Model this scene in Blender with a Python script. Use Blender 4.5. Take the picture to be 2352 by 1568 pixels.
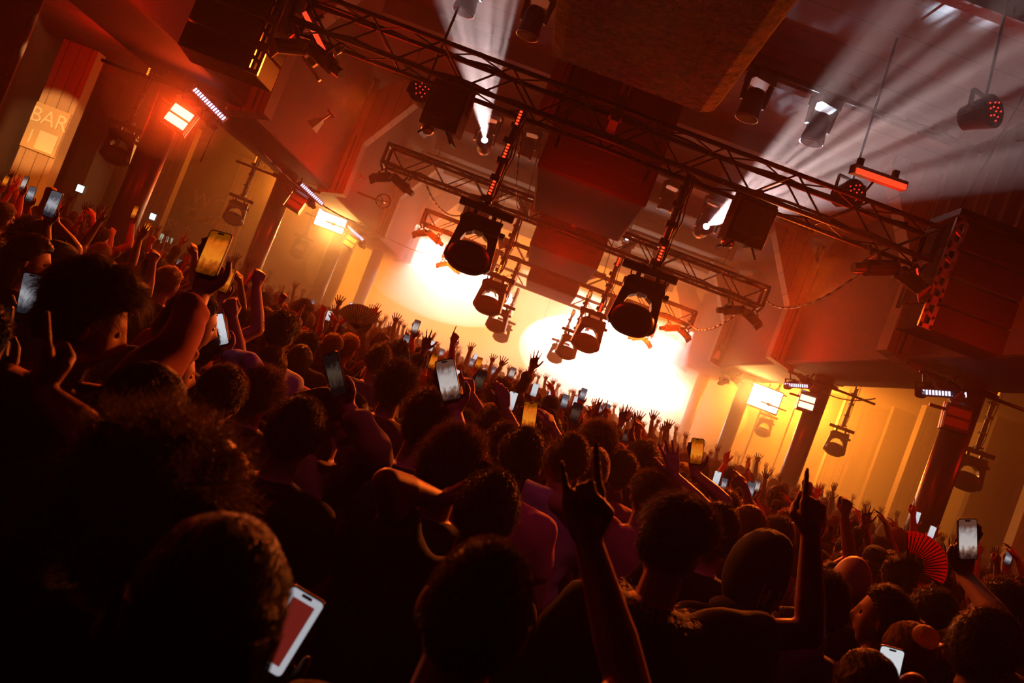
import bpy, math, random
import numpy as np
from mathutils import Vector, Matrix, Euler, noise
for _o in list(bpy.data.objects): bpy.data.objects.remove(_o)
SC = bpy.context.scene; COL = SC.collection
R = math.radians
# ------------------------------------------------------------------ camera
W, H, FOCAL = 2352, 1568, 28.0
FPX = W * FOCAL / 36.0
CAM = Vector((0.0, 0.0, 2.0))
YAW, PITCH, ROLL = R(1.2), R(1.92), R(21.0)
fwd = Vector((-math.sin(YAW)*math.cos(PITCH), math.cos(YAW)*math.cos(PITCH), math.sin(PITCH)))
rt0 = Vector((math.cos(YAW), math.sin(YAW), 0)); up0 = rt0.cross(fwd)
camx = math.cos(ROLL)*rt0 + math.sin(ROLL)*up0
camy = -math.sin(ROLL)*rt0 + math.cos(ROLL)*up0
cd = bpy.data.cameras.new('camera'); cam = bpy.data.objects.new('camera', cd); COL.objects.link(cam)
cam.matrix_world = Matrix(((camx.x, camy.x, -fwd.x, CAM.x), (camx.y, camy.y, -fwd.y, CAM.y), (camx.z, camy.z, -fwd.z, CAM.z), (0, 0, 0, 1)))
cd.lens = FOCAL; cd.sensor_width = 36.0; cd.sensor_fit = 'HORIZONTAL'; cd.clip_start = 0.05; cd.clip_end = 200
cd.dof.use_dof = True; cd.dof.focus_distance = 5.0; cd.dof.aperture_fstop = 4.0
SC.camera = cam
def at(px, py, D):
    """the point of the room that stands D metres down the hall and is seen at this place of the photograph"""
    d = fwd + camx*((px - W/2)/FPX) + camy*(-(py - H/2)/FPX)
    return CAM + d*(D/d.y)
# ------------------------------------------------------------------ world, exposure, render settings
SC.view_settings.view_transform = 'Standard'; SC.view_settings.look = 'None'
SC.view_settings.exposure = -0.42; SC.view_settings.gamma = 1.0; SC.view_settings.use_curve_mapping = False
wd = bpy.data.worlds.new('world'); SC.world = wd; wd.use_nodes = True
wd.node_tree.nodes['Background'].inputs[0].default_value = (0.0, 0.0, 0.0, 1); wd.node_tree.nodes['Background'].inputs[1].default_value = 0
cy = SC.cycles
cy.max_bounces = 3; cy.diffuse_bounces = 0; cy.glossy_bounces = 1; cy.transmission_bounces = 2; cy.volume_bounces = 0
cy.transparent_max_bounces = 6; cy.sample_clamp_indirect = 4.0; cy.sample_clamp_direct = 0.0
cy.caustics_reflective = False; cy.caustics_refractive = False
cy.use_denoising = True; cy.use_adaptive_sampling = True; cy.adaptive_threshold = 0.1; cy.adaptive_min_samples = 16
try: cy.denoiser = 'OPENIMAGEDENOISE'
except Exception: pass
# ------------------------------------------------------------------ lights
def light(kind, name, loc, color, power, aim=None, **kw):
    l = bpy.data.lights.new(name, kind); o = bpy.data.objects.new(name, l); COL.objects.link(o)
    l.color = color; l.energy = power; o.location = loc
    for k, v in kw.items(): setattr(l, k, v)
    if aim is not None:
        o.rotation_euler = (Vector(aim) - Vector(loc)).to_track_quat('-Z', 'Y').to_euler()
    return o
ORANGE = (1.0, 0.20, 0.012); RED = (1.0, 0.012, 0.003); COOL = (0.72, 0.84, 1.0)
#  the stage: rows of blinders at the far end, shining towards the hall
light('AREA', 'stage_wash', (1.0, 35.5, 4.2), (1.0, .25, .014), 7600, aim=(1.0, 0, 3.0), shape='RECTANGLE', size=20, size_y=4)
for bx, bz, pw in ((-4.4, 4.9, 650), (-2.0, 4.5, 300), (0.8, 3.9, 400), (3.2, 3.6, 1500), (5.4, 3.3, 900)):
    light('AREA', 'stage_blinder_light', (bx, 30.2, bz), (1.0, 0.74, 0.55), pw*.13, aim=(bx*0.2, 0, 2.0), shape='RECTANGLE', size=1.6, size_y=1.0, spread=R(110))
for x, y, z, pw, sx in ((3.9, 28.6, 5.5, 4200, 6.0), (-3.9, 28.8, 5.6, 1500, 3.4), (0.3, 29.0, 5.6, 900, 3.0)):
    light('AREA', 'smoke_fill_light', (x, y, z), (1.0, .88, .82), pw, aim=(x, y, 0), shape='RECTANGLE', size=sx, size_y=2.0, spread=R(100))  # added lamps facing down, whitening the smoke without lighting the hall
#  orange-red backlight added at the far trusses to rim the crowd
for bx, by, pw in ((-3.0, 24.0, 85), (3.0, 24.0, 100), (-2.9, 18.6, 45), (2.9, 18.6, 50)):
    light('AREA', 'crowd_back_fill', (bx, by, 4.3), (1.0, .10, .005), pw, aim=(bx*.6, 5.0, 1.5), shape='DISK', size=.5, spread=R(85))
for bx, by, pw, tx in ((-2.9, 9.3, 110, -2.2), (2.9, 9.3, 150, .6), (-1.62, 13.75, 190, -1.8), (1.62, 13.75, 250, 1.2)):
    light('AREA', 'crowd_rim_fill', (bx, by, 4.25), (1.0, .14, .010), pw, aim=(tx, by-6.0, 1.5), shape='DISK', size=.35, spread=R(80))  # added lamps that draw bright rims on heads and arms
for x, y, z, p in ((-4.5, 1.5, 4.2, 9), (4.5, 2.5, 4.2, 10), (-4.6, 8.0, 3.9, 90), (4.0, 7.2, 3.7, 55)):
    light('POINT', 'red_crowd_fill', (x, y, z), RED, p, shadow_soft_size=.15)  # bare red points added as fill on the crowd
#  amber wash fittings on the third pillars and amber fill lamps added in the far side aisles
for sx in (-1, 1):
    light('AREA', 'pillar_flood_light', (sx*6.0, 21.5, 3.75), (1.0, 0.42, 0.10), 110, aim=(sx*5.6, 10, 3.0), shape='RECTANGLE', size=0.8, size_y=0.6, spread=R(120))
    light('AREA', 'aisle_amber_fill', (sx*9.3, 28.5, 4.6) if sx > 0 else (-8.2, 24.7, 4.7), (1.0, .25, .018), 2400 if sx > 0 else 200, aim=(sx*9.0, 14, 2.0), shape='RECTANGLE', size=2.5, size_y=0.8)
light('AREA', 'pillar_blinder_light', (-5.55, 10.72, 3.62), (1.0, 0.06, 0.004), 60, aim=(-5.0, 5, 2.6), shape='RECTANGLE', size=0.28, size_y=0.28)
light('SPOT', 'sign_light', (-9.2, 12.4, 4.6), (1.0, 0.5, 0.16), 2200, aim=(-11.45, 17.0, 3.24), spot_size=R(21), spot_blend=.5, shadow_soft_size=.03)
light('SPOT', 'pier_light', (-9.4, 14.4, 1.9), (1.0, 0.28, 0.03), 420, aim=(-11.45, 17.0, 2.0), spot_size=R(38), spot_blend=.5, shadow_soft_size=.05)
#  red fill: bare points added to redden the beams, aisles and crowd
for x, y, z, p in ((-9.5, 15.0, 4.6, 150), (9.5, 11.0, 4.6, 120), (-3.4, 9.2, 4.1, 85), (3.4, 9.2, 4.1, 75), (0, 8.2, 3.7, 55), (0, 13.0, 4.0, 85), (-4.4, 15.5, 4.3, 130), (4.4, 15.5, 4.3, 130), (-8.5, 7.5, 4.0, 70), (9.0, 7.0, 4.0, 50)):
    light('POINT', 'red_fill_point', (x, y, z), RED, p, shadow_soft_size=0.25)
for x, y, z, p, a in ((.9, 6.9, 3.9, 60, (-.1, 4.4, 4.2)), (3.0, 8.6, 5.0, 85, (3.6, 6.0, 7.0)), (-2.6, 8.6, 5.0, 45, (-3.2, 6.4, 7.0))):
    light('SPOT', 'red_up_fill', (x, y, z), RED, p, aim=a, spot_size=R(90), spot_blend=.9, shadow_soft_size=.1)  # up spots added to redden the near downstand and the roof
#  magenta light thrown down from the roof above the photographer
light('SPOT', 'magenta_roof_light', (0.5, 0.4, 6.6), (1.0, 0.07, 0.22), 110, aim=(-.2, 4.9, 1.5), spot_size=R(46), spot_blend=0.7, shadow_soft_size=0.2)
# ------------------------------------------------------------------ materials
def mat(name, color=(0.5, 0.5, 0.5), rough=0.6, metal=0.0, emis=None, es=0.0, bump=0.0, bscale=20.0, var=0.0, vscale=4.0, spec=0.5, coord='Object'):
    m = bpy.data.materials.new(name); m.use_nodes = True
    nt = m.node_tree; b = nt.nodes['Principled BSDF']
    b.inputs['Base Color'].default_value = (*color, 1); b.inputs['Roughness'].default_value = rough; b.inputs['Metallic'].default_value = metal
    b.inputs['Specular IOR Level'].default_value = spec
    if emis is not None:
        b.inputs['Emission Color'].default_value = (*emis, 1); b.inputs['Emission Strength'].default_value = es
    if var > 0 or bump > 0:
        tc = nt.nodes.new('ShaderNodeTexCoord')
        nz = nt.nodes.new('ShaderNodeTexNoise'); nz.inputs['Scale'].default_value = vscale; nz.inputs['Detail'].default_value = 5
        nt.links.new(tc.outputs[coord], nz.inputs['Vector'])
        if var > 0:
            mx = nt.nodes.new('ShaderNodeMix'); mx.data_type = 'RGBA'
            mx.inputs[6].default_value = (*[c*(1-var) for c in color], 1); mx.inputs[7].default_value = (*[min(1, c*(1+var)) for c in color], 1)
            nt.links.new(nz.outputs['Fac'], mx.inputs[0]); nt.links.new(mx.outputs[2], b.inputs['Base Color'])
        if bump > 0:
            nb = nt.nodes.new('ShaderNodeTexNoise'); nb.inputs['Scale'].default_value = bscale; nb.inputs['Detail'].default_value = 6
            nt.links.new(tc.outputs[coord], nb.inputs['Vector'])
            bp = nt.nodes.new('ShaderNodeBump'); bp.inputs['Strength'].default_value = bump; bp.inputs['Distance'].default_value = 0.05
            nt.links.new(nb.outputs['Fac'], bp.inputs['Height']); nt.links.new(bp.outputs[0], b.inputs['Normal'])
    return m
def emit(name, color, s):
    return mat(name, (0.02, 0.02, 0.02), 0.4, emis=color, es=s)
def boards(name, c1, c2, axis, per, rough=0.7):
    """timber / plank material: boards side by side along one axis with dark gaps and long grain"""
    m = mat(name, c1, rough); nt = m.node_tree; b = nt.nodes['Principled BSDF']
    tc = nt.nodes.new('ShaderNodeTexCoord'); sp = nt.nodes.new('ShaderNodeSeparateXYZ'); nt.links.new(tc.outputs['Object'], sp.inputs[0])
    mul = nt.nodes.new('ShaderNodeMath'); mul.operation = 'MULTIPLY'; mul.inputs[1].default_value = 1.0/per; nt.links.new(sp.outputs[axis], mul.inputs[0])
    fr = nt.nodes.new('ShaderNodeMath'); fr.operation = 'FRACT'; nt.links.new(mul.outputs[0], fr.inputs[0])
    fl = nt.nodes.new('ShaderNodeMath'); fl.operation = 'FLOOR'; nt.links.new(mul.outputs[0], fl.inputs[0])
    wn = nt.nodes.new('ShaderNodeTexWhiteNoise'); wn.noise_dimensions = '1D'; nt.links.new(fl.outputs[0], wn.inputs['W'])
    nz = nt.nodes.new('ShaderNodeTexNoise'); nz.inputs['Scale'].default_value = 3.0; nz.inputs['Detail'].default_value = 6
    mp = nt.nodes.new('ShaderNodeMapping'); s = [0.5, 0.5, 0.5]; s[{'X': 0, 'Y': 1, 'Z': 2}[axis]] = 8.0; mp.inputs['Scale'].default_value = s
    nt.links.new(tc.outputs['Object'], mp.inputs[0]); nt.links.new(mp.outputs[0], nz.inputs['Vector'])
    ad = nt.nodes.new('ShaderNodeMath'); ad.operation = 'ADD'; nt.links.new(wn.outputs['Value'], ad.inputs[0]); nt.links.new(nz.outputs['Fac'], ad.inputs[1])
    hf = nt.nodes.new('ShaderNodeMath'); hf.operation = 'MULTIPLY'; hf.inputs[1].default_value = 0.5; nt.links.new(ad.outputs[0], hf.inputs[0])
    mx = nt.nodes.new('ShaderNodeMix'); mx.data_type = 'RGBA'; mx.inputs[6].default_value = (*c1, 1); mx.inputs[7].default_value = (*c2, 1); nt.links.new(hf.outputs[0], mx.inputs[0])
    gt = nt.nodes.new('ShaderNodeMath'); gt.operation = 'GREATER_THAN'; gt.inputs[1].default_value = 0.05; nt.links.new(fr.outputs[0], gt.inputs[0])
    m2 = nt.nodes.new('ShaderNodeMix'); m2.data_type = 'RGBA'; m2.inputs[6].default_value = (c1[0]*.12, c1[1]*.12, c1[2]*.12, 1)
    nt.links.new(gt.outputs[0], m2.inputs[0]); nt.links.new(mx.outputs[2], m2.inputs[7]); nt.links.new(m2.outputs[2], b.inputs['Base Color'])
    return m
M = dict(
    black=mat('black_paint', (0.012, 0.011, 0.011), 0.45), blackrough=mat('black_rough', (0.01, 0.009, 0.009), 0.85),
    steel=mat('black_truss_tube', (0.010, 0.009, 0.009), 0.45, 0.0, spec=.2), alu=mat('scuffed_aluminium', (0.5, 0.48, 0.46), 0.35, 0.9, var=.2),
    galv=mat('galvanised_steel', (0.25, 0.23, 0.21), 0.4, 0.6, var=.3, vscale=14), pillar=mat('painted_steel_pillar', (0.045, 0.032, 0.028), 0.32, var=.15),
    floor=mat('dark_concrete_floor', (0.05, 0.045, 0.04), 0.7, var=.3), wall=mat('dark_plaster', (0.055, 0.03, 0.024), 0.85, bump=.15, bscale=6, var=.3, vscale=1.5),
    conc=mat('stained_concrete', (0.10, 0.07, 0.055), 0.85, bump=.3, bscale=5, var=.45, vscale=1.3), fascia=mat('painted_fascia_panel', (0.06, 0.024, 0.019), 0.8, var=.2, vscale=.8),
    wood=boards('pale_upright_boards', (0.55, 0.36, 0.2), (0.35, 0.2, 0.11), 'X', 0.27), plank=boards('ceiling_planks', (0.10, 0.052, 0.046), (0.055, 0.028, 0.024), 'Y', 0.62),
    haunch=boards('weathered_formwork_concrete', (0.24, 0.15, 0.09), (0.12, 0.07, 0.045), 'X', 0.24),
    sign=mat('sign_board', (0.62, 0.42, 0.22), 0.8, var=.1), signletter=mat('sign_letter', (0.9, 0.72, 0.48), 0.7), fadedletter=mat('faded_letter', (0.5, 0.28, 0.16), 0.8),
    dark_sheet=mat('black_sheet', (0.008, 0.007, 0.007), 0.95), cable=mat('cable_rubber', (0.01, 0.01, 0.01), 0.6), paint=mat('pale_gaffer', (0.55, 0.5, 0.45), 0.6),
    redled=emit('red_led', (1.0, 0.03, 0.006), 5.0), orangeled=emit('orange_led', (1.0, 0.22, 0.02), 4.0), whiteled=emit('white_led', (0.72, 0.7, 1.0), 3.0),
    blinder=emit('blinder_glass', (1.0, 0.75, 0.42), 3.0), bigblinder=emit('flood_glass', (1.0, 0.85, 0.62), 4.5), beamlens=emit('beam_lens', (0.75, 0.87, 1.0), 30.0),
    emer=emit('lit_sign_glass', (0.8, 1.0, 0.95), 2.2), window=emit('lit_hatch_glass', (0.72, 0.78, 0.5), 0.7), deadlens=mat('dark_lens', (0.03, 0.03, 0.04), 0.08, spec=.8),
)
def mottled():
    m = mat('crumbling_spray_insulation', (0.12, 0.07, 0.05), 0.95); nt = m.node_tree; b = nt.nodes['Principled BSDF']
    tc = nt.nodes.new('ShaderNodeTexCoord'); n1 = nt.nodes.new('ShaderNodeTexNoise'); n1.inputs['Scale'].default_value = 7; n1.inputs['Detail'].default_value = 9; n1.inputs['Roughness'].default_value = .7
    cr = nt.nodes.new('ShaderNodeValToRGB'); cr.color_ramp.elements[0].position = .42; cr.color_ramp.elements[0].color = (.006, .004, .003, 1); cr.color_ramp.elements[1].position = .62; cr.color_ramp.elements[1].color = (.20, .09, .055, 1)
    bp = nt.nodes.new('ShaderNodeBump'); bp.inputs['Strength'].default_value = 1; bp.inputs['Distance'].default_value = .1
    nt.links.new(tc.outputs['Object'], n1.inputs['Vector']); nt.links.new(n1.outputs['Fac'], cr.inputs[0]); nt.links.new(cr.outputs[0], b.inputs['Base Color'])
    nt.links.new(n1.outputs['Fac'], bp.inputs['Height']); nt.links.new(bp.outputs[0], b.inputs['Normal']); return m
M['mottled'] = mottled()
# ------------------------------------------------------------------ mesh collector
class MB:
    def __init__(s): s.v = []; s.f = []
    def add(s, vs, fs):
        n = len(s.v); s.v.extend([tuple(p) for p in vs]); s.f.extend([tuple(i+n for i in f) for f in fs]); return s
    def box(s, c, size, rot=None):
        c = Vector(c); h = Vector(size)*0.5; q = Euler(rot).to_matrix() if rot is not None else None; vs = []
        for dx, dy, dz in ((-1,-1,-1),(1,-1,-1),(1,1,-1),(-1,1,-1),(-1,-1,1),(1,-1,1),(1,1,1),(-1,1,1)):
            p = Vector((dx*h.x, dy*h.y, dz*h.z)); p = q @ p if q else p; vs.append(c + p)
        return s.add(vs, ((0,3,2,1),(4,5,6,7),(0,1,5,4),(1,2,6,5),(2,3,7,6),(3,0,4,7)))
    def tube(s, p0, p1, r0, r1=None, n=8, rx=1.0):
        p0 = Vector(p0); p1 = Vector(p1); r1 = r0 if r1 is None else r1; d = p1 - p0
        if d.length < 1e-6: return s
        q = d.to_track_quat('Z', 'Y').to_matrix(); vs = []
        for p, r in ((p0, r0), (p1, r1)):
            for i in range(n):
                a = 2*math.pi*i/n; vs.append(p + q @ Vector((r*rx*math.cos(a), r*math.sin(a), 0)))
        fs = [(i, (i+1) % n, n+(i+1) % n, n+i) for i in range(n)] + [tuple(range(n-1, -1, -1)), tuple(range(n, 2*n))]
        return s.add(vs, fs)
    def loft(s, rings, cap=True):
        n = len(rings[0]); vs = [p for r in rings for p in r]; fs = []
        for k in range(len(rings)-1):
            for i in range(n): fs.append((k*n+i, k*n+(i+1) % n, (k+1)*n+(i+1) % n, (k+1)*n+i))
        if cap: fs += [tuple(range(n-1, -1, -1)), tuple(range((len(rings)-1)*n, len(rings)*n))]
        return s.add(vs, fs)
    def cap(s, p0, p1, r0, r1, n=10, m=4):
        """tapered capsule"""
        p0 = Vector(p0); p1 = Vector(p1); d = p1 - p0
        if d.length < 1e-6: d = Vector((0, 0, 1e-4))
        q = d.to_track_quat('Z', 'Y').to_matrix(); u = d.normalized(); rings = []
        for k in range(m): 
            a = math.pi/2*(1-(k+0.35)/m); rings.append((p0 - u*r0*math.sin(a), r0*math.cos(a)))
        rings.append((p0, r0)); rings.append((p1, r1))
        for k in range(m-1, -1, -1):
            a = math.pi/2*(1-(k+0.35)/m); rings.append((p1 + u*r1*math.sin(a), r1*math.cos(a)))
        return s.loft([[c + q @ Vector((r*math.cos(2*math.pi*i/n), r*math.sin(2*math.pi*i/n), 0)) for i in range(n)] for c, r in rings])
    def ball(s, c, r, n=12, m=8, q=None):
        c = Vector(c); r = Vector(r if hasattr(r, '__len__') else (r, r, r)); rings = []
        for k in range(m):
            t = -math.pi/2 + math.pi*(k+0.5)/m; ring = []
            for i in range(n):
                a = 2*math.pi*i/n; p = Vector((r.x*math.cos(t)*math.cos(a), r.y*math.cos(t)*math.sin(a), r.z*math.sin(t)))
                ring.append(c + (q @ p if q else p))
            rings.append(ring)
        return s.loft(rings)
    def path(s, pts, r, n=6):
        for a, b in zip(pts[:-1], pts[1:]): s.tube(a, b, r, n=n)
        return s
    def mesh(s, name, smooth=False):
        me = bpy.data.meshes.new(name); me.from_pydata(s.v, [], s.f); me.update()
        if smooth: me.polygons.foreach_set('use_smooth', [True]*len(me.polygons))
        return me
    def obj(s, name, m, parent=None, smooth=False, bevel=0.0):
        me = s.mesh(name, smooth); me.materials.append(m); o = bpy.data.objects.new(name, me); COL.objects.link(o)
        if parent is not None: o.parent = parent
        if bevel > 0:
            bv = o.modifiers.new('edge', 'BEVEL'); bv.width = bevel; bv.segments = 2; bv.limit_method = 'ANGLE'
        return o
def tag(o, label=None, cat=None, group=None, kind=None):
    if label: o['label'] = label
    if cat: o['category'] = cat
    if group: o['group'] = group
    if kind: o['kind'] = kind
    return o
def empty(name, loc=(0, 0, 0), rot=(0, 0, 0)):
    o = bpy.data.objects.new(name, None); COL.objects.link(o); o.location = loc; o.rotation_euler = rot; o.empty_display_size = .1; return o
def kids(o): return [c for c in bpy.data.objects if c.parent == o]
def tree(o): return (o, [tree(c) for c in kids(o)])
def dup(tr, parent=None):
    o, ch = tr; c = o.copy(); COL.objects.link(c)
    if parent is not None: c.parent = parent
    for t in ch: dup(t, c)
    return c
def place_all(proto, spots, labels, cat, group):
    """the proto itself takes the first spot, copies of it the others"""
    tr = tree(proto); out = []
    for i, (loc, rot) in enumerate(spots):
        o = proto if i == 0 else dup(tr)
        o.location = loc; o.rotation_euler = rot; tag(o, labels[i], cat, group); out.append(o)
    return out
def struct(o): o['kind'] = 'structure'; return o
def wire(name, pts, r, label, cat='cable', group=None, sag=0.0, m='cable'):
    P = [Vector(p) for p in pts]
    if sag > 0 and len(P) == 2:
        P = [P[0].lerp(P[1], t/14) + Vector((0, 0, -4*sag*(t/14)*(1-t/14))) for t in range(15)]
    o = MB().path(P, r).obj(name, M[m], smooth=True); return tag(o, label, cat, group)
# ------------------------------------------------------------------ the hall
TY = [8.0, 13.4, 18.8, 24.2]; CY = [11.2, 16.6, 22.0, 27.4]; PIERY = [6.5, 11.9, 17.3, 22.7, 28.1]; BOXY = [3.4, 8.8, 14.2, 19.6]
ORD = ['first', 'second', 'third', 'fourth', 'fifth']
XW, YN, YF, ZC, ZA = 12.5, -6.0, 37.5, 7.0, 5.3
struct(MB().box((0, (YN+YF)/2, -.1), (2*XW+.4, YF-YN+.4, .2)).obj('floor', M['floor']))
struct(MB().box((0, (YN+YF)/2, ZC+.1), (14.0, YF-YN+.4, .2)).obj('ceiling', M['plank']))
for nm, s in (('ceiling_left_aisle', -1), ('ceiling_right_aisle', 1)):
    struct(MB().box((s*(6.6+XW)/2, (YN+YF)/2, ZA+.1), (XW-6.6, YF-YN+.4, .2)).obj(nm, M['plank']))
struct(MB().box((-XW-.1, (YN+YF)/2, ZA/2), (.2, YF-YN, ZA)).obj('wall_left', M['wall']))
struct(MB().box((XW+.1, (YN+YF)/2, ZA/2), (.2, YF-YN, ZA)).obj('wall_right', M['wall']))
struct(MB().box((0, YF+.1, ZC/2), (2*XW+.4, .2, ZC)).obj('wall_far', M['wall']))
struct(MB().box((0, YN-.1, ZC/2), (2*XW+.4, .2, ZC)).obj('wall_near', M['wall']))
# beams: one fascia per bay above the pillars, piers and haunches between them
edges = [YN] + PIERY + [YF]
for s in (-1, 1):
    for k in range(len(edges)-1):
        a, b = edges[k]+.22, edges[k+1]-.22
        o = MB().box((s*5.9, (a+b)/2, 5.62), (1.4, b-a, 2.84)).obj('trim_fascia', M['fascia'], bevel=.06); struct(o)
    for y in PIERY:
        mb = MB().box((s*5.95, y, 5.55), (1.3, .42, 2.7)); o = mb.obj('trim_pier', M['haunch']); struct(o)
        mb = MB(); P = [(5.5, 4.1), (4.93, 4.25), (4.93, 5.45), (4.0, 7.0), (4.75, 7.0), (5.5, 6.1)]
        ring = lambda yy: [(s*px, yy, pz) for px, pz in P]
        mb.loft([ring(y-.18), ring(y+.18)]); struct(mb.obj('trim_haunch', M['haunch']))
        mb = MB().box((s*5.12, y-.185, 4.9), (.03, .02, 1.3)); struct(mb.obj('trim_joint', M['black']))
# central downstands under the roof
for k, y in enumerate(BOXY):
    o = MB().box((0.02, y+1.2, 5.61), (1.3, 2.4, 2.78)).obj('trim_downstand', M['mottled'] if k == 0 else M['fascia'], bevel=.03 if k else .12); struct(o)
    if k: struct(MB().box((0.02, y-.02, 5.45), (1.02, .05, 2.0)).obj('trim_downstand_panel', M['wall'])); 
    if k: struct(MB().box((-.75, y+.3, 5.9), (.2, .5, 2.2)).obj('trim_downstand_edge', M['haunch']))
# roof ribs across
for y in (4.9, 7.4, 10.3, 12.9, 15.6, 18.1, 20.9, 23.5, 26.2, 29.0):
    struct(MB().box((0, y, 6.86), (8.4, .16, .28)).obj('trim_rib', M['conc']))
# pillars
for s, side in ((-1, 'bar'), (1, 'boarded')):
    for k, y in enumerate(CY):
        o = MB().tube((s*6.0, y, 0), (s*6.0, y, 4.2), .2, n=28).obj('trim_pillar', M['pillar'], smooth=False)
        for p in o.data.polygons: p.use_smooth = len(p.vertices) == 4
        struct(o)
# aisle walls: boarded piers on both outer sides
for s in (-1, 1):
    for k, (x, y) in enumerate(((11.45, 17.2), (11.45, 22.6), (11.45, 28.0) if s > 0 else (10.2, 25.05))):
        o = MB().box((0, 0, 2.6), (.82 if y != 25.05 else .7, .3, 5.3)).obj('trim_boarded_pier', M['wood']); o.location = (s*x, y, 0); struct(o)
    for k, y in enumerate((20.0, 25.4) if s > 0 else (20.0,)):
        struct(MB().box((s*12.0, y, 2.6), (1.0, .2, 5.3)).obj('trim_partition', M['wall']))
for k, x in enumerate((7.2, 8.3, 9.2, 10.1, 10.9)):
    struct(MB().tube((x, 24.0+k*.5, 0), (x, 24.0+k*.5, 5.3), .025, n=6).obj('trim_conduit', M['galv']))
struct(MB().box((-9.4, 25.35, 2.65), (6.1, .2, 5.3)).obj('wall_aisle_end_left', M['conc']))
struct(MB().box((9.6, 29.6, 2.65), (5.8, .2, 5.3)).obj('wall_aisle_end_right', M['conc']))
# corrugated shutter near the bar
mb = MB()
for i in range(34): mb.box((-11.1, 13.6, .2+i*.15), (1.9, .06, .09))
mb.box((-11.1, 13.68, 2.6), (2.0, .05, 5.2)); struct(mb.obj('trim_slatted_screen', M['wall']))
# ---- signs
def text(name, body, size, loc, m, parent=None, ext=.006, rot=(R(90), 0, 0)):
    c = bpy.data.curves.new(name, 'FONT'); c.body = body; c.size = size; c.extrude = ext; c.align_x = 'CENTER'; c.align_y = 'CENTER'; c.materials.append(M[m])
    o = bpy.data.objects.new(name, c); COL.objects.link(o); o.location = loc; o.rotation_euler = rot
    bpy.context.view_layer.update(); me = bpy.data.meshes.new_from_object(o.evaluated_get(bpy.context.evaluated_depsgraph_get())); bpy.data.objects.remove(o)
    me.name = name; o = bpy.data.objects.new(name, me); COL.objects.link(o); o.location = loc; o.rotation_euler = rot
    if parent is not None: o.parent = parent
    return o
sg = MB().box((0, 0, 0), (.80, .04, 1.02)).obj('bar_sign', M['sign']); sg.location = (-11.45, 17.02, 3.24)
tag(sg, 'pale board reading BAR fixed on the boarded pier by the slatted screen', 'sign')
text('lettering', 'BAR', .47, (0.0, -.028, .23), 'signletter', sg)
MB().box((.13, -.03, -.26), (.42, .02, .42)).obj('menu_panel', M['signletter'], sg); MB().box((-.24, -.03, -.24), (.04, .02, .3)).obj('stroke', M['signletter'], sg)
s2 = MB().box((0, 0, 0), (.78, .04, .34)).obj('bar_sign', M['sign']); s2.location = (-10.2, 24.87, 2.93); [MB().box((x_, -.028, 0), (.035, .012, .24), (0, r_, 0)).obj('stroke', M['signletter'], s2) for x_, r_ in ((-.28, .35), (-.12, 0), (-.04, 0), (.04, 0), (.12, 0), (.22, -.15))]
tag(s2, 'small distant pale sign on the third boarded pier of the bar side', 'sign')
pw = at(478, 465, 25.2); w1 = text('painted_letters', 'WC', .66, (pw.x, 25.24, pw.z), 'fadedletter'); tag(w1, 'faded WC painted large on the end wall of the bar aisle', 'sign')
pw = at(463, 495, 25.2); w1 = MB().box((-.3, 0, .1), (.34, .008, .05)).box((-.3, 0, -.2), (.34, .008, .05)).box((-.45, 0, -.05), (.05, .008, .34)).box((-.15, 0, -.05), (.05, .008, .34)).box((.1, 0, -.05), (.04, .008, .26)).box((.24, 0, -.05), (.04, .008, .26)).box((.4, 0, -.05), (.04, .008, .26)).box((.55, 0, -.05), (.04, .008, .26)).box((-.3, 0, -.55), (.22, .008, .05)).box((-.3, .001, -.55), (.05, .008, .22)).obj('painted_marks', M['fadedletter']); w1.location = (pw.x, 25.245, pw.z)
tag(w1, 'faded small painted line beneath the large WC on the aisle end wall', 'sign')
pw = at(386, 508, 25.2); w1 = text('painted_letters', 'WC+', .28, (pw.x, 25.24, pw.z), 'fadedletter'); tag(w1, 'small orange WC+ painted beside the white lit exit lamp', 'sign')
def lamp_box(px, py, D, w, h, label, m='emer', sx=1):
    p = at(px, py, D); o = MB().box((0, 0, 0), (w+.05, .06, h+.05)).obj('lit_sign', M['black']); o.location = p
    MB().box((0, -.035, 0), (w, .012, h)).obj('glass', M[m], o); tag(o, label, 'lit sign')
    if D < 25: MB().tube((0, .0, h/2), (0, .0, 5.3-p.z), .008, n=6).obj('suspension_rod', M['steel'], o)
    return o
lamp_box(186, 434, 17.0, .15, .15, 'small square white lit sign between the BAR pier and the first pillar')
lamp_box(352, 498, 22.3, .16, .17, 'small square white lit sign beside the second boarded pier')
lamp_box(507, 562, 24.7, .16, .16, 'small square white lit sign low on the third boarded pier')
lamp_box(1704, 1080, 27.0, .10, .26, 'thin upright white light low beyond the second pillar opposite the bar')
lamp_box(369, 553, 25.2, .34, .46, 'pale lit hatch low on the bar wall, the wider of the two', 'window')
lamp_box(388, 561, 25.2, .15, .46, 'pale lit hatch low on the bar wall, the narrower of the two', 'window')
# ---- stage
st = MB().box((0, 0, .55), (13, 5.0, 1.1)).obj('stage_platform', M['blackrough']); st.location = (0, 34.6, 0)
tag(st, 'black stage platform hidden in the glow at the far end', 'stage')
tb = MB().box((0, 0, .5), (2.6, .8, 1.0)).obj('dj_table', M['black'], bevel=.02); tb.location = (0.8, 33.6, 1.1); MB().box((-.4, 0, 1.04), (1.4, .5, .08)).obj('mixer', M['steel'], tb)
tag(tb, 'black table with a mixer standing on the stage', 'table')
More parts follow.
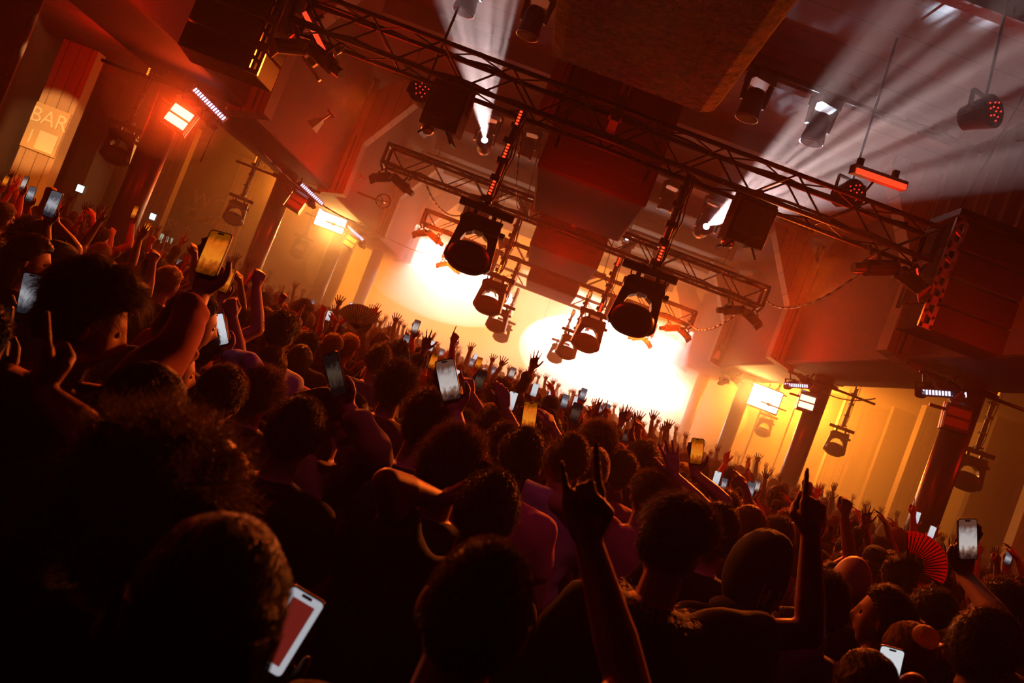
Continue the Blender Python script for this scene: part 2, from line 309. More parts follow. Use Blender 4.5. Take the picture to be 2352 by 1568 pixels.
# ------------------------------------------------------------------ trusses
def make_truss(L=6.8, a=.17):
    mb = MB()
    for sy in (-1, 1):
        for sz in (-1, 1): mb.tube((-L/2, sy*a, sz*a), (L/2, sy*a, sz*a), .026, n=8)
    t = mb.obj('lighting_truss', M['steel'], smooth=True); w = MB(); n = 18; dx = L/n
    for k in range(n):
        x0, x1 = -L/2+k*dx, -L/2+(k+1)*dx; s = 1 if k % 2 else -1
        for sy in (-1, 1): w.tube((x0, sy*a, -s*a), (x1, sy*a, s*a), .011, n=5)
        for sz in (-1, 1): w.tube((x0, -s*a, sz*a), (x1, s*a, sz*a), .009, n=5)
    w.obj('lattice', M['steel'], t)
    for x in (-L/2, L/2):
        f = MB()
        for sy in (-1, 1): f.tube((x, sy*a, -a), (x, sy*a, a), .03, n=6)
        for sz in (-1, 1): f.tube((x, -a, sz*a), (x, a, sz*a), .03, n=6)
        f.obj('end_frame', M['steel'], t)
    for sy, sz, sd in ((-1, -1, 3), (1, 1, 5)):
        rr = random.Random(sd); x = -L/2; pts = []
        while x < L/2: pts.append((x, sy*a+rr.uniform(-.01, .01), sz*a+.03+rr.uniform(-.02, .02))); x += .22
        MB().path(pts, .016, 5).obj('taped_cable', M['cable'], t)
    return t
place_all(make_truss(), [((0, y, 4.65), (0, 0, 0)) for y in TY], ['black box truss across the hall, nearest the photographer, carrying the largest pair of hanging lights',
          'black box truss across the hall, second from the photographer', 'hazy box truss across the hall, third from the photographer', 'palest box truss nearest the stage glow'], 'truss', 'transverse lighting trusses')
def make_hanger(h=2.2):
    t = MB().tube((-.03, 0, 0), (-.03, 0, h), .018, n=8).tube((.03, 0, .0), (.03, 0, h), .012, n=8).obj('truss_hanger', M['galv'], smooth=True)
    MB().box((0, 0, .06), (.14, .14, .22)).box((0, 0, -.1), (.09, .42, .07)).obj('clamp', M['galv'], t); return t
place_all(make_hanger(), [((0, y, 4.8), (0, 0, 0)) for y in TY], ['twin steel hanger rods at the middle of the %s truss' % ORD[i] for i in range(4)], 'hanger rod', 'hanger rods above the truss middles')
# ------------------------------------------------------------------ moving heads on drop poles
def make_mover():
    t = empty('moving_head')
    MB().box((0, 0, 0), (.58, .07, .075)).obj('clamp_bar', M['black'], t, bevel=.006)
    mb = MB(); ring = lambda z, w, d: [(-w, -d, z), (w, -d, z), (w, d, z), (-w, d, z)]
    mb.loft([ring(-.25, .20, .15), ring(-.20, .215, .16), ring(-.13, .20, .15), ring(-.095, .155, .13)])
    mb.box((-.1, 0, -.06), (.05, .05, .12)).box((.1, 0, -.06), (.05, .05, .12)).box((.16, -.02, -.1), (.1, .1, .04)).box((-.19, 0, -.16), (.07, .2, .05)).box((.235, 0, -.2), (.06, .14, .05))
    mb.obj('base', M['black'], t, bevel=.008)
    for s in (-1, 1):
        mb = MB(); P = [(.03, -.235), (.055, -.265), (.115, -.30), (.142, -.37), (.15, -.60), (.215, -.615), (.25, -.57), (.212, -.235)]
        P = [(s*x, z) for x, z in P]
        r = lambda k, y: [(x*k, y, z) for x, z in P]
        mb.loft([r(.985, -.12), r(1, -.09), r(1, .09), r(.985, .12)]); mb.obj('yoke_arm', M['black'], t, bevel=.006)
    mb = MB(); rings = []
    for y, r in ((-.20, .09), (-.19, .14), (-.15, .17), (-.05, .185), (.08, .175), (.17, .155), (.21, .14), (.22, .11)):
        rings.append([(r*1.27*math.copysign(abs(math.cos(2*math.pi*i/28))**.8, math.cos(2*math.pi*i/28)), y, -.525 + r*.88*math.sin(2*math.pi*i/28)) for i in range(28)])
    hd = mb.loft(rings).obj('head', M['black'], t, smooth=True)
    MB().tube((0, .215, -.525), (0, .235, -.525), .11, n=24).obj('lens', M['deadlens'], hd)
    for s in (-1, 1):
        pts = [(s*(.05+.13*math.sin(a)), -.02, .05-.1*(1-math.cos(a))) for a in [k*math.pi/7 for k in range(8)]]; MB().path(pts, .008, 5).obj('loop_cable', M['cable'], t)
    return t
MVX = .88; mspots = []; mlab = []
for k, y in enumerate(TY):
    for s in (-1, 1):
        mspots.append(((s*MVX, y, 3.42 - .03*k), (0, 0, R((-4, 3, 6, -3)[k])*s)))
        mlab.append('black moving head light hanging from the %s truss, %s' % (ORD[k], 'bar side' if s < 0 else 'boarded-wall side'))
for k, y in enumerate((13.2, 18.7, 24.2)):
    for s in (-1, 1):
        mspots.append(((s*7.6, y+(.2 if s > 0 else 0), 3.5), (0, 0, R(-18)*s)))
        mlab.append('black moving head hanging over the %s aisle, %s from the photographer' % ('bar' if s < 0 else 'boarded-wall', ORD[k]))
mover = make_mover(); place_all(mover, mspots, mlab, 'stage light', 'moving heads hanging on drop poles')
def make_pole(h, leds, lm):
    t = MB().tube((0, 0, .03), (0, 0, h), .034, n=8).obj('drop_pole', M['black'], smooth=True); mb = MB(); rr = random.Random(int(h*100))
    z = .1
    while z < h-.1: MB().box((rr.uniform(-.02, .02), 0, z), (rr.uniform(.09, .13), .1, rr.uniform(.03, .06)), (0, rr.uniform(-.2, .2), 0)).obj('cable_tie', M['cable'], t); z += rr.uniform(.16, .3)
    pts = [(.045+.010*math.sin(q*1.3), .02, .1+(h-.1)*q/12) for q in range(13)]; MB().path(pts, .012, 5).obj('power_cable', M['cable'], t); MB().path([(p[0]+.035*math.sin(i*.26), -.02, p[2]) for i, p in enumerate(pts)], .007, 5).obj('power_cable', M['cable'], t)
    for z in leds:
        b = MB().box((0, -.045, z), (.05, .02, .17)).obj('led_strip', M['black'], t); d = MB()
        for q in range(5): d.box((0, -.058, z-.064+q*.032), (.028, .01, .017))
        d.obj('diode', M[lm], b)
    return t
for k, y in enumerate(TY):
    for s in (-1, 1):
        p = make_pole(1.07, ([.98, .62, .22] if s < 0 else [.2]) if k == 0 else [.12, .95] if s > 0 else [.12], 'redled' if k < 2 and not (k == 1 and s < 0) else 'orangeled'); p.location = (s*MVX+.03*s, y, 3.42-.03*k)
        tag(p, 'black drop pole with %s under the %s truss, %s' % ('three red LED strips' if k == 0 and s < 0 else 'small LED strips', ORD[k], 'bar side' if s < 0 else 'boarded-wall side'), 'pole', 'drop poles of the central lights')
for k, y in enumerate((13.2, 18.7, 24.2)):
    for s in (-1, 1):
        p = make_pole(1.85, [1.3, 1.0] if s < 0 else [1.35, 1.1], 'orangeled'); p.location = (s*7.6, y+(.2 if s > 0 else 0), 3.48)
        tag(p, 'drop pole with orange LED strips over the %s aisle, %s from the photographer' % ('bar' if s < 0 else 'boarded-wall', ORD[k]), 'pole', 'drop poles of the aisle lights')
# ------------------------------------------------------------------ box flood lights with barn doors under the trusses
def make_boxlight():
    t = MB().box((0, 0, 0), (.40, .30, .44)).obj('box_light', M['blackrough'], bevel=.012)
    for k in range(7): pass
    MB().box((0, -.155, .03), (.33, .02, .30)).obj('grille', M['black'], t)
    for s in (-1, 1): MB().box((s*.13, 0, -.26), (.15, .24, .02), (0, s*.9, 0)).obj('barn_door', M['black'], t)
    MB().box((0, 0, .25), (.44, .05, .04)).box((0, 0, .30), (.06, .05, .12)).box((-.21, 0, .13), (.02, .05, .26)).box((.21, 0, .13), (.02, .05, .26)).obj('bracket', M['black'], t)
    MB().ball((-.12, -.02, -.25), (.07, .07, .05)).obj('lens', M['alu'], t, smooth=True); return t
sp = []; lb = []
for k, y in enumerate(TY):
    for s in (-1, 1): sp.append(((s*1.62, y-.02, 4.22), (R(6), 0, R(5)*s))); lb.append('square black box light under the %s truss, %s of the middle' % (ORD[k], 'bar side' if s < 0 else 'boarded-wall side'))
place_all(make_boxlight(), sp, lb, 'stage light', 'box lights under the trusses')
# ------------------------------------------------------------------ profile spots at the truss ends
def make_profile():
    t = MB().tube((0, -.22, 0), (0, .10, 0), .075, .085, n=14).obj('profile_spot', M['blackrough'], smooth=False)
    MB().tube((0, .10, 0), (0, .24, 0), .055, .05, n=12).obj('lens_tube', M['black'], t)
    MB().box((0, 0, .12), (.22, .03, .02)).box((-.1, 0, .06), (.015, .04, .13)).box((.1, 0, .06), (.015, .04, .13)).obj('yoke', M['black'], t)
    MB().box((0, -.24, -.02), (.15, .02, .15)).obj('shutter_frame', M['galv'], t); MB().tube((0, 0, .12), (0, 0, .24), .02, n=6).obj('hook_clamp', M['black'], t); return t
sp = []; lb = []
for k, y in enumerate(TY):
    for s in (-1, 1):
        for j, (dx, dz, tlt) in enumerate(((3.3, -.38, .5), (2.95, -.40, -.4))):
            sp.append(((s*dx, y-.05, 4.65+dz), (tlt, .3*s, s*(.9+j*.8)))); lb.append('small black profile spot clamped at the %s end of the %s truss, %s one' % ('bar-side' if s < 0 else 'boarded-wall', ORD[k], ('outer', 'inner')[j]))
for k, y in enumerate(CY[:3]):
    for s in (-1, 1):
        for j in range(2):
            sp.append(((s*(5.62-.28*j), y-.1, 3.95-.18*j), (.4-j*.8, .2, s*(.7+j*1.7)))); lb.append('small black profile spot clamped to the %s %s pillar, %s one' % (ORD[k], 'bar-side' if s < 0 else 'boarded-wall-side', ('upper', 'lower')[j]))
place_all(make_profile(), sp, lb, 'stage light', 'profile spots on truss ends and pillars')
# ------------------------------------------------------------------ upper battens and downward heads
sp = []; lb = []
for k, y in enumerate((9.4, 14.8, 20.2)):
    for s in (-1, 1):
        b = MB().tube((s*.72, y, 6.42), (s*4.2, y, 6.42), .026, n=8).path([(s*(.72+.25*q), y+.03*math.sin(q), 6.45) for q in range(14)], .012).obj('lighting_bar', M['steel'], smooth=True)
        MB().tube((s*1.0, y, 6.42), (s*1.0, y, 7), .012, n=6).tube((s*3.9, y, 6.42), (s*3.9, y, 7), .012, n=6).obj('drop_rod', M['steel'], b)
        tag(b, 'thin black lighting bar close under the roof, %s from the photographer, %s half' % (ORD[k], 'bar-side' if s < 0 else 'boarded-side'), 'bar', 'lighting bars under the roof')
        for x in (1.40, 2.22):
            sp.append(((s*x + .06, y, 6.36), (0, 0, R(20)*s))); lb.append('dark moving head hanging from the %s roof bar, %s, %s' % (ORD[k], 'bar side' if s < 0 else 'boarded-wall side', 'nearer the middle' if x < 2 else 'farther from the middle'))
def make_scan():
    t = empty('beam_light'); MB().box((0, 0, -.06), (.30, .26, .12)).obj('base', M['black'], t, bevel=.012)
    for s in (-1, 1): MB().loft([[(s*.15, -.05, -.1), (s*.18, -.05, -.1), (s*.18, .05, -.1), (s*.15, .05, -.1)], [(s*.14, -.03, -.38), (s*.17, -.03, -.38), (s*.17, .03, -.38), (s*.14, .03, -.38)]]).obj('yoke_arm', M['black'], t)
    rings = []
    for z, r in ((-.20, .06), (-.21, .10), (-.30, .13), (-.42, .125), (-.53, .14), (-.56, .13)): rings.append([(r*math.cos(2*math.pi*i/22), r*math.sin(2*math.pi*i/22), z) for i in range(22)])
    h = MB().loft(rings).obj('head', M['black'], t, smooth=True); h.rotation_euler = (0, 0, 0)
    MB().tube((0, 0, -.555), (0, 0, -.57), .118, n=22).obj('lens', M['deadlens'], h)
    rg = MB(); 
    for i in range(22):
        a, b = 2*math.pi*i/22, 2*math.pi*(i+1)/22; rg.tube((.136*math.cos(a), .136*math.sin(a), -.562), (.136*math.cos(b), .136*math.sin(b), -.562), .007, n=5)
    rg.obj('lens_ring', M['alu'], h); return t
sc = place_all(make_scan(), sp, lb, 'stage light', 'moving heads on the roof bars')
# ---- the two that are lit: heads turned up towards the roof, lens on, beam in the haze
def noisy_spot(o, scale, lo, hi):
    l = o.data; l.use_nodes = True; nt = l.node_tree; em = nt.nodes['Emission']
    tc = nt.nodes.new('ShaderNodeTexCoord'); nz = nt.nodes.new('ShaderNodeTexNoise'); nz.inputs['Scale'].default_value = scale; nz.inputs['Detail'].default_value = 1
    cr = nt.nodes.new('ShaderNodeMapRange'); cr.inputs[1].default_value = .44; cr.inputs[2].default_value = .6; cr.inputs[3].default_value = lo; cr.inputs[4].default_value = hi
    nt.links.new(tc.outputs['Normal'], nz.inputs['Vector']); nt.links.new(nz.outputs['Fac'], cr.inputs[0]); nt.links.new(cr.outputs[0], em.inputs['Strength'])
def beam_head(px, py, D, aim, power, size, scale, label, aim2=None, p2=0, s2=20):
    p = at(px, py, D); t = empty('lit_beam_light', p); q = (Vector(aim)-p).to_track_quat('Z', 'Y').to_euler()
    rings = [[(r*math.cos(2*math.pi*i/22), r*math.sin(2*math.pi*i/22), z) for i in range(22)] for z, r in ((-.36, .08), (-.33, .12), (-.2, .14), (-.1, .135), (-.005, .15))]
    h = MB().loft(rings).obj('head', M['black'], t, smooth=True); h.rotation_euler = q
    MB().tube((0, 0, -.004), (0, 0, .006), .055, n=20).obj('lens', M['beamlens'], h)
    u = p + Vector((0, 0, .1)); MB().box((0, 0, .50), (.3, .26, .1)).box((-.18, 0, .22), (.03, .07, .56)).box((.18, 0, .22), (.03, .07, .56)).obj('yoke', M['black'], t)
    tag(t, label, 'stage light')
    d = (Vector(aim)-p).normalized(); l = light('SPOT', 'beam', p + d*.03, COOL, power, aim=aim, spot_size=R(size), spot_blend=.35, shadow_soft_size=.03); noisy_spot(l, scale, .25, 1.6)
    if aim2: l = light('SPOT', 'beam', p + d*.03, COOL, p2, aim=aim2, spot_size=R(s2), spot_blend=.2, shadow_soft_size=.02); noisy_spot(l, scale*1.6, 0, 2.2)
beam_head(1113, 322, 14.2, (-2.25, 8.6, 7.3), 260, 15, 34, 'bar-side roof light shining a narrow white beam straight up', (-2.2, 0, 6.9), 20000, 13)
beam_head(1622, 520, 14.2, (3.1, 7.0, 7.2), 200, 38, 22, 'boarded-side roof light throwing a wide fan of white beams', (3.7, 0, 6.55), 18000, 19)
for px, py, D, lab in ((1413, 548, 19.6, 'tiny white glint light behind the second truss, beside the big downstand'), (1070, 590, 24.0, 'small cool white light by the bar-side end of the glow')):
    p = at(1440 if px == 1413 else 1125, 548 if px == 1413 else 548, D)
    o = MB().box((0, 0, 0), (.14, .14, .16)).obj('spot_light', M['black']); o.location = p; MB().tube((0, -.075, 0), (0, -.085, 0), .05, n=14).obj('lens', M['beamlens'], o); MB().tube((0, 0, .05), (0, 0, 7-p.z), .012, n=6).obj('drop_rod', M['steel'], o); tag(o, lab, 'stage light')
# ------------------------------------------------------------------ LED par cans
M['dimdiode'] = emit('dim_red_diode', (1, .05, .03), 1.2)
def make_par():
    t = MB().tube((0, -.10, 0), (0, .16, 0), .15, .11, n=22).obj('par_can', M['blackrough']); MB().tube((0, -.115, 0), (0, -.1, 0), .13, n=22).obj('front_glass', M['deadlens'], t); d = MB()
    for i in range(12):
        a = i*2.4; r = .028*math.sqrt(i+.4); d.tube((r*math.cos(a), -.124, r*math.sin(a)), (r*math.cos(a), -.116, r*math.sin(a)), .008, n=6)
    d.obj('diode', M['dimdiode'], t); MB().box((-.17, 0, .06), (.015, .04, .2)).box((.17, 0, .06), (.015, .04, .2)).box((0, 0, .16), (.35, .04, .015)).tube((0, 0, .16), (0, 0, 1.9), .015).obj('yoke', M['black'], t); return t
place_all(make_par(), [(at(970, 215, 8.9), (R(-5), 0, 0)), (at(1948, 446, 8.6), (R(-5), 0, R(15))), (at(2255, 262, 7.0), (R(-8), 0, R(25)))],
          ['LED par can with dim red diodes behind the box light on the bar side', 'LED par can with dim red diodes above the boarded-wall end of the first truss', 'large dark LED par can with red diodes high over the boarded-wall side'], 'stage light', 'LED par cans')
# ------------------------------------------------------------------ LED bars
def make_ledbar(n=14, L=.62):
    t = MB().box((0, 0, 0), (L, .05, .10)).obj('led_bar', M['galv'], bevel=.004); d = MB()
    for i in range(n): d.box((-L/2+L*(i+.5)/n, -.03, 0), (L/n*.42, .012, .062))
    d.obj('cell', M['whiteled'], t); MB().box((0, .05, 0), (L*.7, .05, .05)).obj('bracket', M['black'], t); return t
place_all(make_ledbar(), [(at(482, 241, 11.0), (R(-12), R(24), 0)), (at(2167, 904, 11.0), (R(-12), R(-17), 0)), (at(717, 447, 16.4), (R(-12), R(22), 0)), (at(1835, 886, 16.4), (R(-12), R(-17), 0)), (at(815, 535, 21.8), (R(-12), R(20), 0))],
          ['lit LED bar of white cells tilted beside the first pillar on the bar side', 'lit LED bar of white cells beside the first pillar on the boarded-wall side', 'small lit LED bar beside the second pillar on the bar side', 'small lit LED bar beside the second pillar on the boarded-wall side', 'tiny LED bar beside the third pillar on the bar side'], 'LED bar', 'LED bars on the pillars')
def make_batten(m):
    t = MB().box((0, 0, 0), (.60, .09, .09)).obj('led_batten', M['galv'], bevel=.006); MB().box((0, -.05, -.02), (.56, .02, .05)).obj('tube', M[m], t); MB().tube((0, .04, 0), (0, .3, -.24), .012).box((-.2, .05, .08), (.05, .05, .12)).box((.2, .05, .08), (.05, .05, .12)).obj('bracket', M['black'], t); return t
dimred = emit('dim_red_tube', (1, .07, .02), 1.4); M['dimred'] = dimred
b1 = make_batten('dimred'); b2 = dup(tree(b1)); b1.location = at(2018, 408, 7.7); b1.rotation_euler = (0, R(-6), R(12)); b2.location = at(733, 85, 8.2); b2.rotation_euler = (0, R(42), 0)
tag(b1, 'batten with a glowing red tube above the boarded-wall end of the first truss', 'LED bar', 'red battens'); tag(b2, 'batten with a red tube at the bar-side end of the first truss', 'LED bar', 'red battens')
o = MB().box((0, 0, 0), (.62, .04, .035)).obj('bare_batten', M['alu']); o.location = at(697, 130, 8.2); o.rotation_euler = (0, R(35), 0); tag(o, 'thin unlit grey batten below the red one by the bar-side line array', 'bar')
o = MB().box((0, 0, 0), (.30, .05, .22)).obj('reflector_plate', M['conc']); o.location = at(716, 118, 8.3); o.rotation_euler = (0, R(35), 0); tag(o, 'dull square plate between the two battens by the bar-side line array', 'panel')
# ------------------------------------------------------------------ pillar blinders
def make_blinder(m):
    t = MB().box((0, 0, 0), (.33, .16, .36)).obj('pillar_blinder', M['galv'], bevel=.01)
    MB().box((0, -.085, .075), (.29, .012, .115)).obj('lamp_glass', M[m], t); MB().box((0, -.085, -.075), (.29, .012, .115)).obj('lamp_glass', M[m], t)
    MB().box((0, -.1, .20), (.33, .16, .01), (.5, 0, 0)).box((.185, 0, 0), (.012, .05, .38)).box((-.185, 0, 0), (.012, .05, .38)).box((-.26, .03, .1), (.2, .04, .04)).obj('bracket', M['galv'], t); return t
for i, (px, py, D, m, lab) in enumerate(((414, 273, 10.95, 'blinder', 'two-lamp blinder burning white-orange on the first pillar, bar side'), (2195, 962, 10.95, 'paint', 'unlit grey two-lamp blinder on the first pillar, boarded-wall side'),
        (804, 556, 21.7, 'orangeled', 'small orange lit blinder on the third pillar, bar side'), (1851, 925, 16.3, 'blinder', 'small orange lit blinder on the second pillar, boarded-wall side'), (680, 465, 16.3, 'paint', 'unlit pale blinder on the second pillar, bar side'))):
    o = make_blinder(m); o.location = at(px, py, D); o.rotation_euler = (R(-8), R(12 if px < 1176 else -3), R(10 if px < 1176 else -10)); tag(o, lab, 'stage light')
def make_flood():
    t = MB().box((0, .05, 0), (.9, .12, .66)).obj('flood_light', M['black'], bevel=.01); MB().box((0, -.02, 0), (.82, .02, .58)).obj('flood_glass', M['bigblinder'], t); MB().tube((-.1, -.1, -.12), (.62, -.1, -.12), .022).tube((.3, -.1, -.12), (.3, .4, -.12), .02).box((.12, -.1, -.12), (.08, .08, .08)).obj('yoke_bar', M['black'], t); return t
place_all(make_flood(), [(at(762, 503, 21.65), (0, 0, 0)), (at(1757, 915, 21.65), (0, 0, 0))], ['large white flood light glaring beside the third pillar, bar side', 'large white flood light glaring beside the third pillar, boarded-wall side'], 'stage light', 'flood lights at the third pillars')
# stage blinders
def make_stage_blinder():
    t = MB().box((0, .06, 0), (1.5, .1, .9)).obj('stage_blinder', M['black'])
    for i in range(4):
        for j in range(2): MB().tube((-.55+i*.37, 0, -.2+j*.4), (-.55+i*.37, -.03, -.2+j*.4), .15, n=16).obj('lamp', M['blinder'], t)
    for x in (-.6, .6): MB().tube((x, .06, .4), (x, .06, 3.6), .02, n=6).obj('drop_rod', M['steel'], t)
    return t
place_all(make_stage_blinder(), [((x, 32.25, z), (0, 0, 0)) for x, z in ((-4.4, 4.9), (-2.0, 4.5), (.8, 3.9), (3.2, 3.6), (5.4, 3.3))], ['eight-lamp blinder in the stage glow, %s from the bar side' % w for w in ORD], 'stage light', 'eight-lamp blinders at the stage')
# ------------------------------------------------------------------ line arrays
def make_array(s):
    t = empty('line_array'); zz = 0
    for k in range(4):
        z0 = k*.285; a = -max(0, 3-k)*.07
        c = MB(); P = [(-.40, -.20), (.40, -.20), (.46, .28), (-.46, .28)]
        c.loft([[(x, y, z0+.01) for x, y in P], [(x, y, z0+.275) for x, y in P]]); o = c.obj('speaker_cabinet', M['blackrough'], t, bevel=.012); o.rotation_euler = (a*.2, 0, 0)
        pl = MB(); xx = -s*.47
        pl.box((xx, -.235, z0+.14), (.035, .03, .28)); pl.box((xx+s*.10, -.235, z0+.14), (.03, .03, .28)); pl.box((xx+s*.05, -.235, z0+.02), (.13, .03, .045)); pl.box((xx+s*.05, -.235, z0+.14), (.13, .03, .035), (0, .5, 0)); pl.box((xx+s*.05, -.235, z0+.26), (.13, .03, .04))
        pl.obj('rigging_plate', M['galv'], t)
    MB().box((0, 0, 1.18), (1.0, .6, .07)).obj('fly_frame', M['steel'], t); m = MB()
    for x in (-.4, .4): m.tube((x, 0, 1.2), (x*.2, 0, 3.2), .012)
    m.obj('lifting_chain', M['steel'], t); return t
for s, lab in ((-1, 'black line array of flown speakers with pale rigging plates, bar side'), (1, 'black line array of flown speakers with pale rigging plates, boarded-wall side')):
    o = make_array(s); o.location = (s*3.95, 8.0, 3.82); tag(o, lab, 'speaker', 'flown line arrays')
# ------------------------------------------------------------------ small things on the beams
def make_cone():
    t = MB().tube((0, 0, 0), (0, 0, -.22), .05, .13, n=4).obj('beam_lamp', M['alu']); MB().tube((0, 0, 0), (0, 0, .18), .02).box((0, 0, .18), (.16, .06, .04)).obj('bracket', M['galv'], t); return t
place_all(make_cone(), [(at(740, 275, 13.6), (.3, .5, .6)), (at(1990, 768, 13.6), (.3, -.2, .6)), (at(818, 415, 18.8), (.3, .5, .6)), (at(1652, 806, 22.5), (.3, -.2, .6))],
          ['small pale metal lamp on the bar-side beam, near the weathered haunch', 'small pale metal lamp on the boarded-wall-side beam, near one', 'small pale metal lamp on the bar-side beam above the hand wheel', 'small pale metal lamp on the boarded-wall-side beam near the stage glow'], 'lamp', 'small beam lamps')
w = MB()
for i in range(24):
    a, b = 2*math.pi*i/24, 2*math.pi*(i+1)/24; w.tube((.17*math.cos(a), 0, .17*math.sin(a)), (.17*math.cos(b), 0, .17*math.sin(b)), .02)
w = w.obj('hand_wheel', M['black'], smooth=True); sp_ = MB()
for i in range(3): a = 2*math.pi*i/3+.3; sp_.tube((0, 0, 0), (.17*math.cos(a), 0, .17*math.sin(a)), .014)
sp_.tube((0, -.03, 0), (0, .2, 0), .03).tube((0, .18, 0), (-.9, .18, 0), .03).obj('spokes', M['black'], w); w.location = at(880, 462, 19.0); tag(w, 'black spoked hand wheel on the bar-side beam', 'wheel')
hs = MB().tube((0, 0, 0), (0, -.34, 0), .05, .17, n=4).obj('horn_speaker', M['fascia']); hs.location = at(1180, 560, 18.6); hs.rotation_euler = (.3, .3, -1.0); MB().box((0, .05, 0), (.1, .12, .1)).tube((0, .05, 0), (0, .05, 2.5), .012).obj('driver', M['black'], hs); tag(hs, 'flared horn speaker by the downstand behind the second truss', 'speaker')
hs = dup(tree(hs)); hs.location = at(1382, 632, 21.0); tag(hs, 'small flared horn speaker between the second and third trusses', 'speaker')
for j, (a, b, sag, r, lab) in enumerate(((at(597, 344, 13.2), at(850, 520, 22.0), .22, .02, 'thick taped cable swagged along the bar-side beam'), (at(850, 520, 22.0), at(1060, 592, 27.0), .25, .012, 'thin cable swagged from the bar-side beam to the stage glow'),
        (at(1760, 690, 13.6), at(2020, 590, 9.5), .35, .015, 'cable sagging from the second truss end to the first truss end'), (at(1580, 735, 18.9), at(1700, 715, 14.0), .30, .022, 'taped cable loop hanging between the third and second truss ends'),
        (at(1850, 855, 17.5), at(2010, 915, 14.0), .25, .012, 'thin cable between pillars on the boarded-wall side'), (at(975, 410, 14.0), at(1075, 490, 18.6), .3, .016, 'cable drooping from the second truss to the third, bar side'),
        (at(1205, 265, 8.0), at(1190, 480, 13.2), .15, .008, 'black cable trailing beside the three-LED drop pole'), (at(520, 240, 11.0), at(460, 372, 11.0), -.1, .008, 'thin wire by the tilted LED bar on the first pillar'))):
    wire('hanging_cable', (a, b), r, lab, 'cable', None, sag)
for s in (-1, 1):
    for k, y in enumerate(CY[:3]):
        o = MB().tube((s*5.2, y-.1, 4.02), (s*7.1, y-.1, 4.02), .026).obj('pillar_bar', M['steel'], smooth=True); MB().box((s*6.0, y-.2, 4.02), (.46, .1, .08)).obj('clamp', M['steel'], o)
        tag(o, 'black scaffold tube clamped across the top of the %s pillar, %s' % (ORD[k], 'bar side' if s < 0 else 'boarded-wall side'), 'bar', 'scaffold tubes on the pillars')

for s, y0, y1, lab in ((1, 1.5, 11.2, 'added black sheet standing in for the dark fascia above the boarded-wall line array'), (-1, 1.5, 7.4, 'added black sheet darkening the high side of the hall behind the bar-side line array')):  # black sheets added to darken the upper sides, hiding the fascia
    mb = MB(); n = int((y1-y0)/.07); ring = []
    for i in range(n+1): ring.append((s*(4.60+.035*math.sin(i*1.25)+.015*math.sin(i*.37)), y0+(y1-y0)*i/n))
    mb.loft([[(x, y, z) for x, y in ring] + [(x+s*.02, y, z) for x, y in reversed(ring)] for z in (4.75, 6.96)]); o = mb.obj('added_black_sheet', M['dark_sheet'], smooth=False)
    MB().tube((s*4.6, y0, 6.97), (s*4.6, y1, 6.97), .025, n=6).obj('sheet_rail', M['steel'], o); tag(o, lab, 'dark_sheet', 'added black sheets')
# ------------------------------------------------------------------ people
def tinted(name, rough, spec, tr=0.0, var=.1, vscale=8):
    """one material whose colour comes from each object's own colour, so that every person can share the meshes"""
    m = mat(name, (.5, .5, .5), rough, spec=spec); nt = m.node_tree; b = nt.nodes['Principled BSDF']; oi = nt.nodes.new('ShaderNodeObjectInfo')
    tc = nt.nodes.new('ShaderNodeTexCoord'); nz = nt.nodes.new('ShaderNodeTexNoise'); nz.inputs['Scale'].default_value = vscale; nz.inputs['Detail'].default_value = 3; nt.links.new(tc.outputs['Object'], nz.inputs['Vector'])
    mr = nt.nodes.new('ShaderNodeMapRange'); mr.inputs[3].default_value = 1-var; mr.inputs[4].default_value = 1+var; nt.links.new(nz.outputs['Fac'], mr.inputs[0])
    vm = nt.nodes.new('ShaderNodeVectorMath'); vm.operation = 'SCALE'; nt.links.new(oi.outputs['Color'], vm.inputs[0]); nt.links.new(mr.outputs[0], vm.inputs['Scale']); nt.links.new(vm.outputs[0], b.inputs['Base Color'])
    if tr > 0:
        n2 = nt.nodes.new('ShaderNodeTexNoise'); n2.inputs['Scale'].default_value = 55; n2.inputs['Detail'].default_value = 4; mp = nt.nodes.new('ShaderNodeMapping'); mp.inputs['Scale'].default_value = (1.6, .5, .5)
        nt.links.new(tc.outputs['Object'], mp.inputs[0]); nt.links.new(mp.outputs[0], n2.inputs['Vector']); bp = nt.nodes.new('ShaderNodeBump'); bp.inputs['Strength'].default_value = 1.0; bp.inputs['Distance'].default_value = .012
        nt.links.new(n2.outputs['Fac'], bp.inputs['Height']); nt.links.new(bp.outputs[0], b.inputs['Normal'])
        ma = nt.nodes.new('ShaderNodeVectorMath'); ma.operation = 'MULTIPLY_ADD'; ma.inputs[1].default_value = (4, 3.6, 3); ma.inputs[2].default_value = (.05, .02, .01); nt.links.new(vm.outputs[0], ma.inputs[0])
        t = nt.nodes.new('ShaderNodeBsdfTranslucent'); nt.links.new(ma.outputs[0], t.inputs[0]); mx = nt.nodes.new('ShaderNodeMixShader'); mx.inputs[0].default_value = tr
        nt.links.new(b.outputs[0], mx.inputs[1]); nt.links.new(t.outputs[0], mx.inputs[2]); nt.links.new(mx.outputs[0], nt.nodes['Material Output'].inputs[0])
    return m
M_SKIN = tinted('skin', .55, .45, var=.08, vscale=6); M_HAIR = tinted('hair', .52, .4, tr=.35, var=.25, vscale=20); M_CLOTH = tinted('cotton', .85, .25)
SKIN = [(.55, .34, .25), (.42, .25, .17), (.22, .12, .08)]
HAIR = dict(black=(.010, .007, .006), brown=(.035, .018, .010), fair=(.30, .19, .09), auburn=(.13, .04, .015), grey=(.16, .14, .13))
